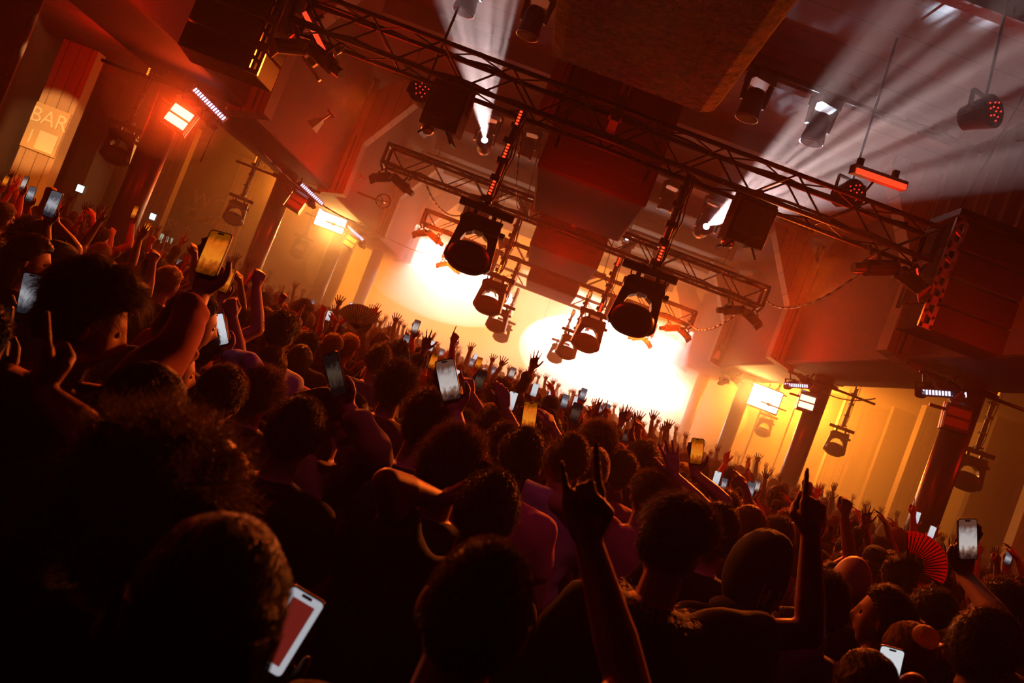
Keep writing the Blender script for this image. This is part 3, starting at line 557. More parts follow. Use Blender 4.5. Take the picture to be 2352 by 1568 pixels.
CL = dict(black=(.010, .010, .012), navy=(.010, .016, .045), charcoal=(.04, .038, .04), white=(.62, .6, .62), pink=(.58, .22, .30), red=(.38, .05, .05), brown=(.12, .06, .035), sand=(.38, .28, .18), lilac=(.36, .26, .5), grey=(.2, .19, .2), rose=(.42, .13, .17), green=(.05, .09, .05))
def cloth(n, c, rough=.85): return mat(n, c, rough, spec=.25, var=.12, vscale=9)
def paper(n, c):
    m = mat(n, c, .7); nt = m.node_tree; t = nt.nodes.new('ShaderNodeBsdfTranslucent'); t.inputs[0].default_value = (*c, 1); mx = nt.nodes.new('ShaderNodeMixShader'); mx.inputs[0].default_value = .55
    nt.links.new(nt.nodes['Principled BSDF'].outputs[0], mx.inputs[1]); nt.links.new(t.outputs[0], mx.inputs[2]); nt.links.new(mx.outputs[0], nt.nodes['Material Output'].inputs[0]); return m
TROUSER = cloth('dark_denim', (.012, .014, .022)); EYE = mat('eye_white', (.35, .31, .28), .2); FUR = mat('brown_fur', (.06, .03, .018), .7)
def temp_eval(me, mods):
    o = bpy.data.objects.new('tmp', me); COL.objects.link(o)
    for kind, kw in mods:
        m = o.modifiers.new(kind, kind)
        for k, v in kw.items(): setattr(m, k, v)
    dg = bpy.context.evaluated_depsgraph_get(); dg.update(); r = bpy.data.meshes.new_from_object(o.evaluated_get(dg))
    bpy.data.objects.remove(o); bpy.data.meshes.remove(me); return r
def remesh(mb, name, voxel, smooth=3, fac=.6, dec=1.0):
    r = temp_eval(mb.mesh('t'), [('REMESH', dict(mode='VOXEL', voxel_size=voxel)), ('SMOOTH', dict(iterations=smooth, factor=fac))] + ([('DECIMATE', dict(ratio=dec))] if dec < 1 else []))
    r.name = name; r.polygons.foreach_set('use_smooth', [True]*len(r.polygons)); return r
def sstep(a, b, x): t = max(0, min(1, (x-a)/(b-a))); return t*t*(3-2*t)
def head_point(x, y, z):
    """unit direction -> point on the head, face along +Y"""
    g = lambda u, c, w: math.exp(-((u-c)/w)**2)
    X, Y, Z = x*.076, y*.096, z*.118
    if z < 0: X *= 1 - .30*(-z)**1.6
    if y < 0 and z < -.1: Y *= 1 - .45*sstep(.1, .9, -z)
    if y > 0:
        Y *= .93
        Y += .027*g(x, 0, .15)*g(z, -.20, .15) + .010*g(x, 0, .12)*g(z, .02, .16)
        Y -= .013*g(abs(x), .38, .17)*g(z, .06, .10)
        Y += .007*g(abs(x), .3, .25)*g(z, .22, .08) + .010*g(x, 0, .25)*g(z, -.52, .07) - .005*g(x, 0, .3)*g(z, -.60, .04) + .014*g(x, 0, .3)*g(z, -.86, .14)
    return X, Y, Z
def head_add(mb, c, q, n=36, m=30):
    rings = []
    for k in range(m):
        t = -math.pi/2 + math.pi*(k+.5)/m; ring = []
        for i in range(n):
            a = 2*math.pi*i/n; ring.append(c + q @ Vector(head_point(math.cos(t)*math.cos(a), math.cos(t)*math.sin(a), math.sin(t))))
        rings.append(ring)
    mb.loft(rings)
    for s in (-1, 1): mb.ball(c + q @ Vector((s*.078, -.006, -.006)), (.010, .020, .032), 10, 8, q @ Euler((0, 0, s*-.4)).to_matrix())
FING = [(.030, .090, (.043, .026, .022), .0092), (.010, .094, (.047, .029, .023), .0094), (-.010, .090, (.044, .027, .022), .0090), (-.029, .082, (.034, .021, .019), .0082)]
HK = dict(open=([.12, .06, .10, .18], .16, 'out'), wide=([.05, .0, .05, .1], .26, 'out'), relax=([.35, .5, .6, .7], .05, 'mid'), fist=([1.45, 1.5, 1.5, 1.5], 0, 'in'), point=([.02, 1.5, 1.55, 1.55], 0, 'in'),
          horns=([.03, 1.5, 1.5, .05], .05, 'in'), phone=([.10, .10, .12, .15], .0, 'grip'), two=([.02, .05, 1.5, 1.5], .1, 'in'))
def hand_add(mb, W_, d, n, s, kind, fat=1.0):
    d = d.normalized(); n = (n - d*n.dot(d)).normalized(); l = d.cross(n)*s; curls, spread, th = HK[kind]
    mb.cap(W_ - d*.02, W_ + d*.03, .025, .027)
    for i, (off, base, ph, r) in enumerate(FING):
        K = W_ + d*base + l*off; mb.cap(W_ + d*.022 + l*off*.55, K, .0165*fat, .0125*fat)
        di = (d + l*spread*(1.5-i)*.8 - (l*(.75-.1*i) if kind == 'phone' else l*0)).normalized(); a = curls[i]*.75; p = K
        for j, L in enumerate(ph):
            q = p + (di*math.cos(a) + n*math.sin(a))*L; mb.cap(p, q, (r - j*.0009)*fat, (r - (j+1)*.0011)*fat, 8, 3); p = q; a += curls[i]*(1.05, .75, 0)[j]
    b = W_ + d*.022 + l*.018 + n*.006
    if th == 'out': v = [(d*.62+l*.80+n*.1), (d*.80+l*.55+n*.1), (d*.88+l*.42+n*.1)]
    elif th == 'mid': v = [(d*.75+l*.6+n*.25), (d*.95+l*.2+n*.25), (d*.95+l*.1+n*.3)]
    elif th == 'grip': v = [(d*.7+l*.8+n*.15), (d*.9+l*.35+n*.35), (d*.9-l*.05+n*.5)]
    else: v = [(d*.75+l*.45+n*.6), (d*.55-l*.35+n*.35), (d*.35-l*.8+n*.05)]
    for u, L, r0, r1 in zip(v, (.046, .034, .028), (.016, .0115, .0105), (.012, .0105, .0085)):
        q = b + u.normalized()*L; mb.cap(b, q, r0*fat, r1*fat, 8, 3); b = q
def ik(S, T, pole, a=.295, b=.265):
    v = T - S; D = v.length; mx = (a+b)*.995
    if D > mx: T = S + v*(mx/D); D = mx
    D = max(D, abs(a-b)+.03); u = (T-S).normalized(); x = (a*a-b*b+D*D)/(2*D); h = math.sqrt(max(a*a-x*x, 0)); p = pole - S; p = p - u*p.dot(u)
    p = p.normalized() if p.length > 1e-4 else Vector((0, 0, -1)); return S + u*x + p*h, T
TORSO = [(.86, .165, .115, 0), (.93, .178, .125, 0), (1.02, .158, .112, 0), (1.12, .15, .108, .0), (1.24, .172, .122, .005), (1.34, .186, .12, .0), (1.41, .168, .098, -.01), (1.455, .11, .074, -.012), (1.48, .065, .06, -.01)]
def torso_add(mb, inf=0.0, z0=0, thin=1.0):
    rings = []
    for z, rx, ry, yo in TORSO:
        if z < z0: continue
        ring = []
        for i in range(28):
            a = 2*math.pi*i/28; c, s = math.cos(a), math.sin(a); e = .85
            ring.append((math.copysign(abs(c)**e, c)*(rx*thin+inf), yo + math.copysign(abs(s)**e, s)*(ry+inf), z))
        rings.append(ring)
    mb.loft(rings)
def trousers_mesh():
    mb = MB()
    mb.cap((0, 0, .90), (0, 0, .94), .145, .15, 16)
    for s in (-1, 1):
        mb.cap((s*.09, 0, .88), (s*.11, .01, .50), .098, .066); mb.cap((s*.11, .01, .50), (s*.115, -.01, .09), .07, .055)
        mb.box((s*.115, .05, .035), (.09, .26, .07))
    return remesh(mb, 'trousers', .02, 2)
HC = Vector((0, .02, 1.63))
def build_body(arms, head=(0, 0, 0), voxel=.0075, thin=1.0, sleeve='short', lean=0.0):
    """arms: {+1: (hand kind, wrist, elbow pole, hand dir, palm normal)}; returns body mesh, shirt mesh, phone matrices"""
    q = Euler(head).to_matrix(); mb = MB(); torso_add(mb, 0, 0, thin); mb.cap((0, -.012, 1.42), (0, .0, 1.56), .06, .053, 14); head_add(mb, HC, q)
    for s in (-1, 1):
        mb.cap((s*.09, 0, .88), (s*.11, .01, .50), .082, .05); mb.cap((s*.11, .01, .50), (s*.115, -.01, .09), .053, .036); mb.cap((s*.115, -.02, .05), (s*.115, .13, .03), .035, .028)
    sh = MB(); torso_add(sh, .014, .85, thin); phones = []
    for s in (-1, 1):
        kind, Wt, pole, d, n = arms[s]; up = sstep(1.2, 1.9, Wt.z); S = Vector((s*(.178-.02*up)*thin, -.005, 1.395 + .055*up)); E, Wt = ik(S, Wt, pole)
        mb.cap(S, S.lerp(E, .2), .058, .055, 12); mb.cap(S, E, .052, .040, 12); mb.cap(E, E.lerp(Wt, .35), .041, .042, 12); mb.cap(E.lerp(Wt, .3), Wt, .042, .027, 12)
        if d is None: d = (Wt - E).normalized() + Vector((0, 0, .15))
        if kind == 'phone': n2 = n
        hand_add(mb, Wt, d, n, s, kind, 1.16 if voxel < .007 else 1.0)
        if kind == 'phone':
            dd = d.normalized(); nn = (n - dd*n.dot(dd)).normalized(); c = Wt + dd*.130 + nn*.024; xx = dd.cross(nn)   # screen faces nn
            phones.append(Matrix(((xx.x, -nn.x, dd.x, c.x), (xx.y, -nn.y, dd.y, c.y), (xx.z, -nn.z, dd.z, c.z), (0, 0, 0, 1))))
        if sleeve == 'long': C_ = E.lerp(Wt, .74); sh.cap(S, E, .074, .060, 16, 3); sh.cap(E, C_, .060, .050, 16, 3); sh.tube(E.lerp(Wt, .6), C_, .055, .060, n=16)
        else: sh.cap(S, S.lerp(E, .5), .070, .066, 14, 2)
        sh.cap((s*.10, -.01, 1.43), S, .052, .066)
    body = remesh(mb, 'person_body', voxel, 2, .5, .34); shirt = remesh(sh, 'shirt', .014, 3)
    co = np.empty(len(shirt.vertices)*3, 'f'); shirt.vertices.foreach_get('co', co); co = co.reshape(-1, 3); no = np.empty_like(co); shirt.vertices.foreach_get('normal', no.reshape(-1)) if False else None
    nn = np.array([v.normal[:] for v in shirt.vertices], 'f'); x, y, z = co.T
    f = np.sin(x*31+z*22+2*np.sin(y*17))*.5 + np.sin(x*19-z*41+y*33+3*np.sin(z*9))*.35 + np.sin(z*63+x*27)*.15
    co += nn*(f*(.012 if sleeve == 'long' else .008))[:, None]; shirt.vertices.foreach_set('co', co.reshape(-1)); shirt.update()
    return body, shirt, phones
V = Vector
def arm_pose(kind, s):
    if kind == 'down': return ('relax', V((s*.27, .08, .86)), V((s*.5, -.2, 1.1)), V((0, .1, -1)), V((-s, 0, 0)))
    if kind == 'front': return ('relax', V((s*.12, .30, 1.15)), V((s*.5, -.1, 1.0)), V((-s*.3, .8, .5)), V((-s*.5, 0, -1)))
    if kind == 'phone': return ('phone', V((s*.13, .34, 1.70)), V((s*.6, .1, 1.2)), V((-s*.05, .1, 1)), V((-s*.05, -1, .1)))
    if kind == 'phonehigh': return ('phone', V((s*.13, .22, 1.90)), V((s*.6, .3, 1.6)), V((-s*.03, .05, 1)), V((-s*.05, -1, .1)))
    if kind == 'phoneside': return ('phone', V((s*.26, .20, 1.86)), V((s*.7, .2, 1.5)), V((s*.05, .05, 1)), V((s*.05, -1, .1)))
    if kind == 'point': return ('point', V((s*.22, .14, 1.92)), V((s*.7, .2, 1.5)), V((-s*.05, .15, 1)), V((-s*.3, 1, .1)))
    if kind == 'open': return ('wide', V((s*.27, .12, 1.92)), V((s*.7, .2, 1.5)), V((s*.1, .12, 1)), V((-s*.2, 1, 0)))
    if kind == 'openin': return ('open', V((s*.20, .20, 1.86)), V((s*.7, .1, 1.4)), V((s*.02, .3, 1)), V((-s*1, .3, 0)))
    if kind == 'fist': return ('fist', V((s*.24, .14, 1.90)), V((s*.7, .1, 1.5)), V((-s*.1, .1, 1)), V((-s*.3, 1, 0)))
    if kind == 'bent': return ('relax', V((s*.16, .28, 1.52)), V((s*.8, .1, 1.1)), V((-s*.1, .4, 1)), V((-s*.5, .6, 0)))
    if kind == 'curl': return ('relax', V((s*.16, .22, 1.88)), V((s*.7, .2, 1.5)), V((-s*.5, .4, .7)), V((-s*.3, .4, -1)))
# ---- hair, in head-centred coordinates
def hairline(x, y): 
    if y <= 0: return -.62*sstep(0, 1, -y) - .02
    return -.02 + .60*sstep(0, .75, y)
def hair_mesh(kind, seed, count=1500, width=.0035):
    rr = random.Random(seed); mb = MB(); n, m = 44, 30
    T = dict(short=.014, crop=.026, curly=.030, afro=.085, long=.022, bob=.026, buzz=.004, bun=.012, tail=.012, fringe=.034)[kind]
    def thick(x, y, z):
        t = T
        if kind == 'crop': t = .007 + .026*sstep(.15, .5, z)
        if kind == 'fringe': t = .012 + .030*sstep(.1, .6, z) + .006*(x+1)
        if kind in ('curly', 'afro'): t *= .8 + .55*noise.noise(Vector((x*4+seed, y*4, z*4))) + .25*noise.noise(Vector((x*9, y*9+seed, z*9)))
        elif kind != 'buzz': t += .006*noise.noise(Vector((x*3+seed, y*3, z*3))) + .004*noise.noise(Vector((x*11, y*11+seed, z*11)))
        return t
    def surf(x, y, z):
        hl = hairline(x, y) - (.12 if kind == 'afro' else 0); k = sstep(hl-.10, hl+.12, z); p = Vector(head_point(x, y, z)); d = Vector((x, y, z)).normalized()
        return p + d*(-.018*(1-k) + (thick(x, y, z)+.002)*k), k
    rings = []
    for k in range(m):
        t = -math.pi/2 + math.pi*(k+.5)/m; ring = []
        for i in range(n):
            a = 2*math.pi*i/n; p, _ = surf(math.cos(t)*math.cos(a), math.cos(t)*math.sin(a), math.sin(t))
            ring.append(p)
        rings.append(ring)
    mb.loft(rings)
    drop = dict(long=-.36, bob=-.15).get(kind, 0)
    if drop:
        rg = []
        for q in range(9):
            t = q/8; z = .03 + (drop-.03)*t; rx = .098 - .012*t + .004*math.sin(q*1.7+seed); ry = .078 - .022*t
            rg.append([(rx*math.cos(2*math.pi*i/24)*(1+.03*math.sin(i*3+seed)), -.040 + ry*math.sin(2*math.pi*i/24), z) for i in range(24)])
        mb.loft(rg)
        for _ in range(count//3):
            a = rr.uniform(math.pi*.9, math.pi*2.1); z0 = rr.uniform(-.05, .03); x, y = .10*math.cos(a), -.04 + .082*math.sin(a); L = (z0-drop)*rr.uniform(.7, 1.1); pts = []
            for j in range(6): t = j/5; pts.append(Vector((x*(1-.12*t)+.005*math.sin(j+a*9), y+.02*t*(1 if y < -.04 else 0)+.004*math.sin(j*1.3+a*7), z0-L*t)))
            blade(mb, pts, Vector((-math.sin(a), math.cos(a), 0)), width*1.2)
    if kind == 'bun': mb.ball((0, -.075, .105), (.046, .044, .04), 18, 12)
    if kind == 'tail':
        mb.ball((0, -.112, .045), (.026, .024, .026), 12, 8); mb.cap((0, -.12, .04), (0, -.165, -.04), .024, .034); mb.cap((0, -.165, -.04), (0.01, -.15, -.19), .034, .010)
    for _ in range(count):
        while True:
            d = Vector((rr.gauss(0, 1), rr.gauss(0, 1), rr.gauss(0, 1))).normalized()
            p, k = surf(*d)
            if k > .6: break
        side = d.cross(Vector((rr.gauss(0, 1), rr.gauss(0, 1), rr.gauss(0, 1)))).normalized(); tang = Vector((0, -1, -.6)); tang = (tang - d*tang.dot(d)).normalized(); pts = [p - d*.004]
        if kind in ('curly', 'afro'):
            L = rr.uniform(.015, .045)*(1.5 if kind == 'afro' else 1); v = (d + side*rr.uniform(-.6, .6)).normalized(); w = rr.uniform(0, 6)
            for j in range(1, 6): pts.append(p + v*L*j/5 + side*.007*math.sin(w+j*1.9) + v.cross(side)*.007*math.cos(w+j*1.9))
        elif kind == 'buzz':
            pts.append(p + d*rr.uniform(.003, .008))
        else:
            L = rr.uniform(.02, .05)*(1.4 if kind in ('crop', 'fringe') and d.z > .3 else .95); lift = rr.uniform(.2, .95) if kind in ('crop', 'short', 'fringe') else rr.uniform(0, .2)
            if kind == 'fringe' and d.y > 0: tang = Vector((.6, 1, -.5)); tang = (tang - d*tang.dot(d)).normalized()
            v = (tang + d*lift + side*rr.uniform(-.35, .35)).normalized()
            for j in range(1, 5): t = j/4; pts.append(p + v*L*t - d*(.35*L*t*t) )
        blade(mb, pts, side, width)
    me = mb.mesh('hair_'+kind, False)
    return me
def blade(mb, pts, side, w):
    vs = []; n = len(pts)
    for i, p in enumerate(pts):
        ww = w*(1-.75*i/(n-1)); vs += [p - side*ww*.5, p + side*ww*.5]
    mb.add(vs, [(2*i, 2*i+1, 2*i+3, 2*i+2) for i in range(n-1)])
def cap_mesh(back=False):
    mb = MB(); rings = []
    for z, r in ((.028, 1.06), (.05, 1.09), (.085, 1.02), (.112, .84), (.130, .55), (.137, .2)): rings.append([(.083*r*math.cos(2*math.pi*i/30), .102*r*math.sin(2*math.pi*i/30)-.004, z+.004) for i in range(30)])
    mb.loft(rings); s = -1 if back else 1; r2 = []
    for t in range(5):
        y = .09 + .075*t/4; w = .078*math.sqrt(max(0.05, 1-(t/4.6)**2)); r2.append([(w*math.cos(a)*1.0, s*y, .036-.006*t - .02*(math.cos(a)**2) + hz_) for a, hz_ in [(math.pi*j/8, 0) for j in range(9)] + [(math.pi*(8-j)/8, .005) for j in range(9)]])
    mb.loft(r2); mb.ball((0, 0, .142), .009, 8, 6); return mb.mesh('cap', False)
def hood_mesh():
    mb = MB(); rings = []
    for k in range(22):
        t = -math.pi/2 + math.pi*(k+.5)/22; ring = []
        for i in range(34):
            a = 2*math.pi*i/34; x, y, z = math.cos(t)*math.cos(a), math.cos(t)*math.sin(a), math.sin(t); f = sstep(.35, .75, y); r = 1.22 - .38*f
            pk = .035*math.exp(-((z-.8)/.3)**2)*max(0, -y+.3)
            ring.append((x*.088*r, y*.105*r - pk, z*.135*r - .01 + pk + .004*math.sin(a*7+k)))
        rings.append(ring)
    mb.loft(rings); mb.ball((0, -.035, -.15), (.135, .10, .05), 20, 10); me = mb.mesh('hood', True); return me
def slot(me, m): 
    if not me.materials: me.materials.append(m)
    return me
HM = {}
def hair_get(kind, hero=False):
    key = (kind, hero)
    if key not in HM:
        if kind == 'cap': HM[key] = cap_mesh()
        elif kind == 'capback': HM[key] = cap_mesh(True)
        elif kind == 'hood': HM[key] = hood_mesh()
        else: HM[key] = hair_mesh(kind, 3+len(HM), 5200 if hero else 1300, .0022 if hero else .004)
        slot(HM[key], M_HAIR if kind not in ('cap', 'capback', 'hood') else M_CLOTH)
    return HM[key]
TRM = slot(trousers_mesh(), TROUSER); LACE = None
def put(name, me, m, parent=None, loc=None, rot=None):
    o = bpy.data.objects.new(name, me); COL.objects.link(o)
    if m is not None: o.color = (*m, 1)
    if parent is not None: o.parent = parent
    if loc is not None: o.location = loc
    if rot is not None: o.rotation_euler = rot
    return o
def assemble(body, shirt, xy, sc, yaw, hair, hm, skin, shirtm, label, group=None, head=(0, 0, 0), hero=False, z=0):
    o = put('person', slot(body, M_SKIN), SKIN[skin]); o.location = (xy[0], xy[1], z); o.rotation_euler = (0, 0, yaw); o.scale = (sc, sc, sc)
    tag(o, label, 'person', group)
    put('shirt', slot(shirt, M_CLOTH), CL[shirtm], o); put('trousers', TRM, None, o)
    if hair in ('cap', 'capback', 'hood'):
        if hair != 'hood': put('hair', hair_get('buzz'), HAIR[hm], o, HC, head)
        put('hood' if hair == 'hood' else 'baseball_cap', hair_get(hair), CL[shirtm if hair == 'hood' else 'black'], o, HC, head)
    elif hair != 'bald': put('hair', hair_get(hair, hero), HAIR[hm], o, HC, head)
    if hero:
        q = Euler(head).to_matrix()
        for s in (-1, 1):
            e = MB().ball((0, 0, 0), .0115, 12, 8).obj('eye', EYE, o, smooth=True); e.location = HC + q @ Vector((s*.029, .0715, .008))
    return o
# ------------------------------------------------------------------ phones
def screen_mat(name, kind):
    m = bpy.data.materials.new(name); m.use_nodes = True; nt = m.node_tree; b = nt.nodes['Principled BSDF']; b.inputs['Base Color'].default_value = (.01, .01, .01, 1); b.inputs['Roughness'].default_value = .15
    tc = nt.nodes.new('ShaderNodeTexCoord'); sp = nt.nodes.new('ShaderNodeSeparateXYZ'); nt.links.new(tc.outputs['Generated'], sp.inputs[0])
    nz = nt.nodes.new('ShaderNodeTexNoise'); nz.inputs['Scale'].default_value = 42; mp = nt.nodes.new('ShaderNodeMapping'); mp.inputs['Scale'].default_value = (1.5, 0, 1); nt.links.new(tc.outputs['Object'], mp.inputs[0]); nt.links.new(mp.outputs[0], nz.inputs[0])
    ad = nt.nodes.new('ShaderNodeMath'); ad.operation = 'MULTIPLY_ADD'; ad.inputs[1].default_value = .42; nt.links.new(nz.outputs['Fac'], ad.inputs[0]); nt.links.new(sp.outputs['Z'], ad.inputs[2])
    cr = nt.nodes.new('ShaderNodeValToRGB'); nt.links.new(ad.outputs[0], cr.inputs[0]); e = cr.color_ramp.elements
    P = dict(orange=[(.25, (.12, .02, .0)), (.45, (.5, .08, .005)), (.6, (1.0, .27, .015)), (.95, (.8, .14, .008)), (1.1, (.25, .05, .0))],
             white=[(.25, (.45, .45, .5)), (.5, (.75, .76, .82)), (.9, (.8, .82, .86))], grey=[(.3, (.02, .02, .03)), (.5, (.2, .2, .23)), (.7, (.6, .6, .66)), (.95, (.12, .12, .14))],
             ui=[(.1, (.5, .5, .55))], dark=[(.35, (.003, .003, .004)), (.55, (.05, .03, .02)), (.75, (.09, .06, .04)), (.95, (.006, .005, .005))], scene=[(.25, (.03, .012, .01)), (.42, (.25, .12, .08)), (.55, (.72, .62, .58)), (.8, (.6, .52, .5)), (1.05, (.15, .06, .04))])[kind]
    while len(e) > 1: e.remove(e[-1])
    e[0].position = min(1, P[0][0]/1.2); e[0].color = (*P[0][1], 1)
    for pos, c in P[1:]:
        x = e.new(min(1, pos/1.2)); x.color = (*c, 1)
    dv = nt.nodes.new('ShaderNodeMath'); dv.operation = 'DIVIDE'; dv.inputs[1].default_value = 1.2; nt.links.new(ad.outputs[0], dv.inputs[0]); nt.links.new(dv.outputs[0], cr.inputs[0])
    nt.links.new(cr.outputs[0], b.inputs['Emission Color']); b.inputs['Emission Strength'].default_value = {'orange': 1.0, 'white': 1.0, 'grey': .8, 'dark': .8, 'scene': .9, 'ui': 1.0}[kind]; return m
SCR = {k: screen_mat('screen_'+k, k) for k in ('orange', 'white', 'grey', 'dark', 'scene', 'ui')}
def rrect(w, h, r, n=4):
    P = []
    for cx, cz, a0 in ((w/2-r, h/2-r, 0), (-w/2+r, h/2-r, 90), (-w/2+r, -h/2+r, 180), (w/2-r, -h/2+r, 270)):
        for k in range(n+1): a = R(a0+90*k/n); P.append((cx+r*math.cos(a), cz+r*math.sin(a)))
    return P
def slab(w, h, r, y0, y1): P = rrect(w, h, r); return MB().loft([[(x, y1, z) for x, z in P], [(x, y0, z) for x, z in P]])
PH_BODY = slot(slab(.076, .156, .011, -.004, .004).mesh('phone'), M['black']); PH_SCR = {k: slot(slab(.069, .148, .008, -.0048, -.0038).mesh('screen'), SCR[k]) for k in SCR}
_m = slab(.022, .006, .003, -.0055, -.0046); _m.v = [(x, y, z+.069) for x, y, z in _m.v]; PH_NOTCH = slot(_m.mesh('camera_notch'), M['black'])
_m = MB()
for dx, dz in ((-.02, .055), (-.02, .03), (.0, .043)): _m.tube((dx, .0035, dz), (dx, .007, dz), .009, n=12)
PH_CAM = slot(_m.mesh('camera_lens'), M['deadlens'])
def phone(mw, scr, label, detail=True, group='phones held up over the crowd'):
    o = put('phone', PH_BODY, None); o.matrix_world = mw; s = put('screen', PH_SCR[scr], None, o)
    if detail: put('camera_notch', PH_NOTCH, None, s); put('camera_lens', PH_CAM, None, o)
    tag(o, label, 'phone', group); return o
# ------------------------------------------------------------------ pose prototypes for the crowd
POSES = dict(a=('down', 'down'), b=('down', 'phone'), c=('phonehigh', 'down'), d=('down', 'point'), e=('open', 'down'), f=('openin', 'openin'), g=('down', 'fist'), h=('bent', 'down'), i=('down', 'phoneside'), j=('open', 'open'), k=('front', 'front'), l=('down', 'curl'), m=('down', 'phonehigh'))
PR = {}
def proto(p):
    if p not in PR:
        l, r = POSES[p]; k = len(PR); PR[p] = build_body({-1: arm_pose(l, -1), 1: arm_pose(r, 1)}, (0, 0, 0), .0085, 1.0 if k % 2 else .92, 'long' if p in 'beh' else 'short')
    return PR[p]
def pmat(xy, yaw, sc): return Matrix.Translation((xy[0], xy[1], 0)) @ Matrix.Rotation(yaw, 4, 'Z') @ Matrix.Scale(sc, 4)
def unscale(m): l, r, s = m.decompose(); return Matrix.Translation(l) @ r.to_matrix().to_4x4()
TAKEN = []
def hero(px, py, D, yaw=0, hair='short', hm='black', skin=0, shirt='black', sleeve='short', head=(0, 0, 0), arms=None, label='', thin=1.0, phones=('grey',), plabel=('',), voxel=.006, group=None):
    """a person whose head is seen at this place of the photograph, D metres down the hall; arm targets are given the same way"""
    h = at(px, py, D); sc = max(.86, min(1.16, h.z/1.63)); yaw = R(yaw); xy = (h.x, h.y); Mx = pmat(xy, yaw, sc); inv = Mx.inverted(); A = {-1: arm_pose('down', -1), 1: arm_pose('down', 1)}
    for s, kind, w, e, tip, n in (arms or []):
        wl = inv @ at(*w); el = inv @ at(*e) if e else V((s*.7, .1, 1.3)); d = None
        if tip is not None: d = (inv @ at(*tip)) - wl
        A[s] = (kind, wl, el, d, V(n))
    hd = tuple(R(a) for a in head); b, sh, ph = build_body(A, hd, voxel, thin, sleeve)
    o = assemble(b, sh, xy, sc, yaw, hair, hm, skin, shirt, label, group, hd, True); TAKEN.append((h.x, h.y, .36))
    for k, p in enumerate(ph): phone(unscale(Mx @ p), phones[k % len(phones)], plabel[k % len(plabel)])
    return o, Mx
# ------------------------------------------------------------------ the people nearest the photographer, one by one
CLB = cloth('black_print', (.01, .01, .012)); IN = (-.3, 1, 0); BACK = (0, -1, .1)
hero(325, 1195, 1.38, 8, 'afro', 'black', 1, 'black', label='person with a huge curly afro, mostly in darkness, one bare hand raised beside it', arms=[(-1, 'point', (105, 905, 1.62), (150, 1030, 1.5), (96, 740, 1.66), (1, .6, 0))])
hero(455, 1440, .98, 5, 'long', 'black', 0, 'black', label='person with long hair closest to the lens, only a dark outline, holding a phone low', arms=[(1, 'phone', (575, 1580, 1.5), (560, 1700, 1.3), (665, 1435, 1.52), BACK)], phones=('ui',), plabel=('phone with a bright white screen border peeking past the dark long-haired head',))
uo = [x for x in bpy.data.objects if x.name.startswith('phone')][-1]; MB().box((0, -.0052, 0), (.046, .001, .118)).box((-.004, -.0052, .01), (.02, .0014, .02)).obj('photo_preview', mat('dark_red_preview', (.03, .004, .004), .3, emis=(.35, .03, .02), es=.5), [c_ for c_ in uo.children if c_.name.startswith('screen')][0])
hero(1085, 1430, 1.2, 0, 'buzz', 'black', 0, 'black', label='person with a round close-cropped head low in front, making a horn sign with one hand', arms=[(1, 'horns', (1352, 1245, 1.5), (1450, 1600, 1.42), (1333, 1090, 1.5), (.1, -1, 0))])
o, Mx = hero(1545, 1262, 2.3, -6, 'crop', 'black', 0, 'black', head=(-14, 0, -52), label='person with cropped dark hair pointing one finger high above a bent bare arm', arms=[(1, 'point', (1862, 1232, 2.3), (1842, 1440, 2.3), (1872, 1095, 2.32), (-.5, 1, 0)), (-1, 'front', ) ] if False else [(1, 'point', (1862, 1232, 2.3), (1845, 1445, 2.3), (1874, 1090, 2.32), (-.5, 1, 0))])
fc = MB(); rr = random.Random(4)
for i in range(900):
    a = rr.uniform(0, 6.283); r = .105+rr.uniform(-.015, .02); z = 1.455+rr.uniform(-.035, .03); p = Vector((r*1.15*math.cos(a), r*math.sin(a)-.01, z)); v = Vector((math.cos(a), math.sin(a), rr.uniform(-.5, .8))).normalized(); blade(fc, [p-v*.01, p+v*.012, p+v*.024+Vector((0, 0, -.004))], v.cross(Vector((0, 0, 1))).normalized(), .004)
for i in range(24):
    a, b = 2*math.pi*i/24, 2*math.pi*(i+1)/24; fc.tube((.115*math.cos(a), .10*math.sin(a)-.01, 1.45), (.115*math.cos(b), .10*math.sin(b)-.01, 1.45), .026, n=8)
fc.obj('fur_collar', FUR, o)
hero(185, 742, 2.05, -4, 'fringe', 'black', 0, 'rose', 'long', head=(-4, 0, -58), label='person in profile with a dark fringe, rose shirt sleeve stretched up holding a phone', arms=[(1, 'phone', (462, 676, 2.50), (370, 830, 2.25), (500, 585, 2.54), BACK)], phones=('orange',), plabel=('phone with a glowing orange screen held up by the outstretched rose sleeve',))
hero(-95, 800, 1.95, -12, 'short', 'brown', 0, 'charcoal', label='person at the very edge of the picture with hands and a phone just showing', arms=[(1, 'phone', (-5, 880, 2.05), (-30, 1050, 1.9), (15, 740, 2.1), BACK)], phones=('dark',), plabel=('dark phone cut off by the picture edge above two lit hands',))
hero(40, 800, 2.9, -5, 'short', 'black', 1, 'red', label='person hidden behind the fringed head, bare arm and dark-edged phone above', arms=[(-1, 'phone', (62, 745, 2.95), (-20, 800, 2.8), (82, 650, 2.95), BACK)], phones=('grey',), plabel=('phone with a dim grey screen beside the fringed head',))
hero(60, 598, 3.9, -8, 'long', 'black', 0, 'black', head=(0, 0, -60), label='person in profile with long dark hair, face lit, above the dim grey phone')
hero(312, 965, 1.85, -4, 'bob', 'black', 0, 'black', head=(12, 0, -10), label='person with dark bobbed hair and a lit hand laid across the crown', arms=[(1, 'open', (440, 985, 1.88), (500, 1120, 1.7), (300, 905, 1.86), (0, -.2, -1))])
hero(498, 915, 2.85, -6, 'short', 'brown', 0, 'charcoal', label='person with a shiny clip on top of short brown hair')
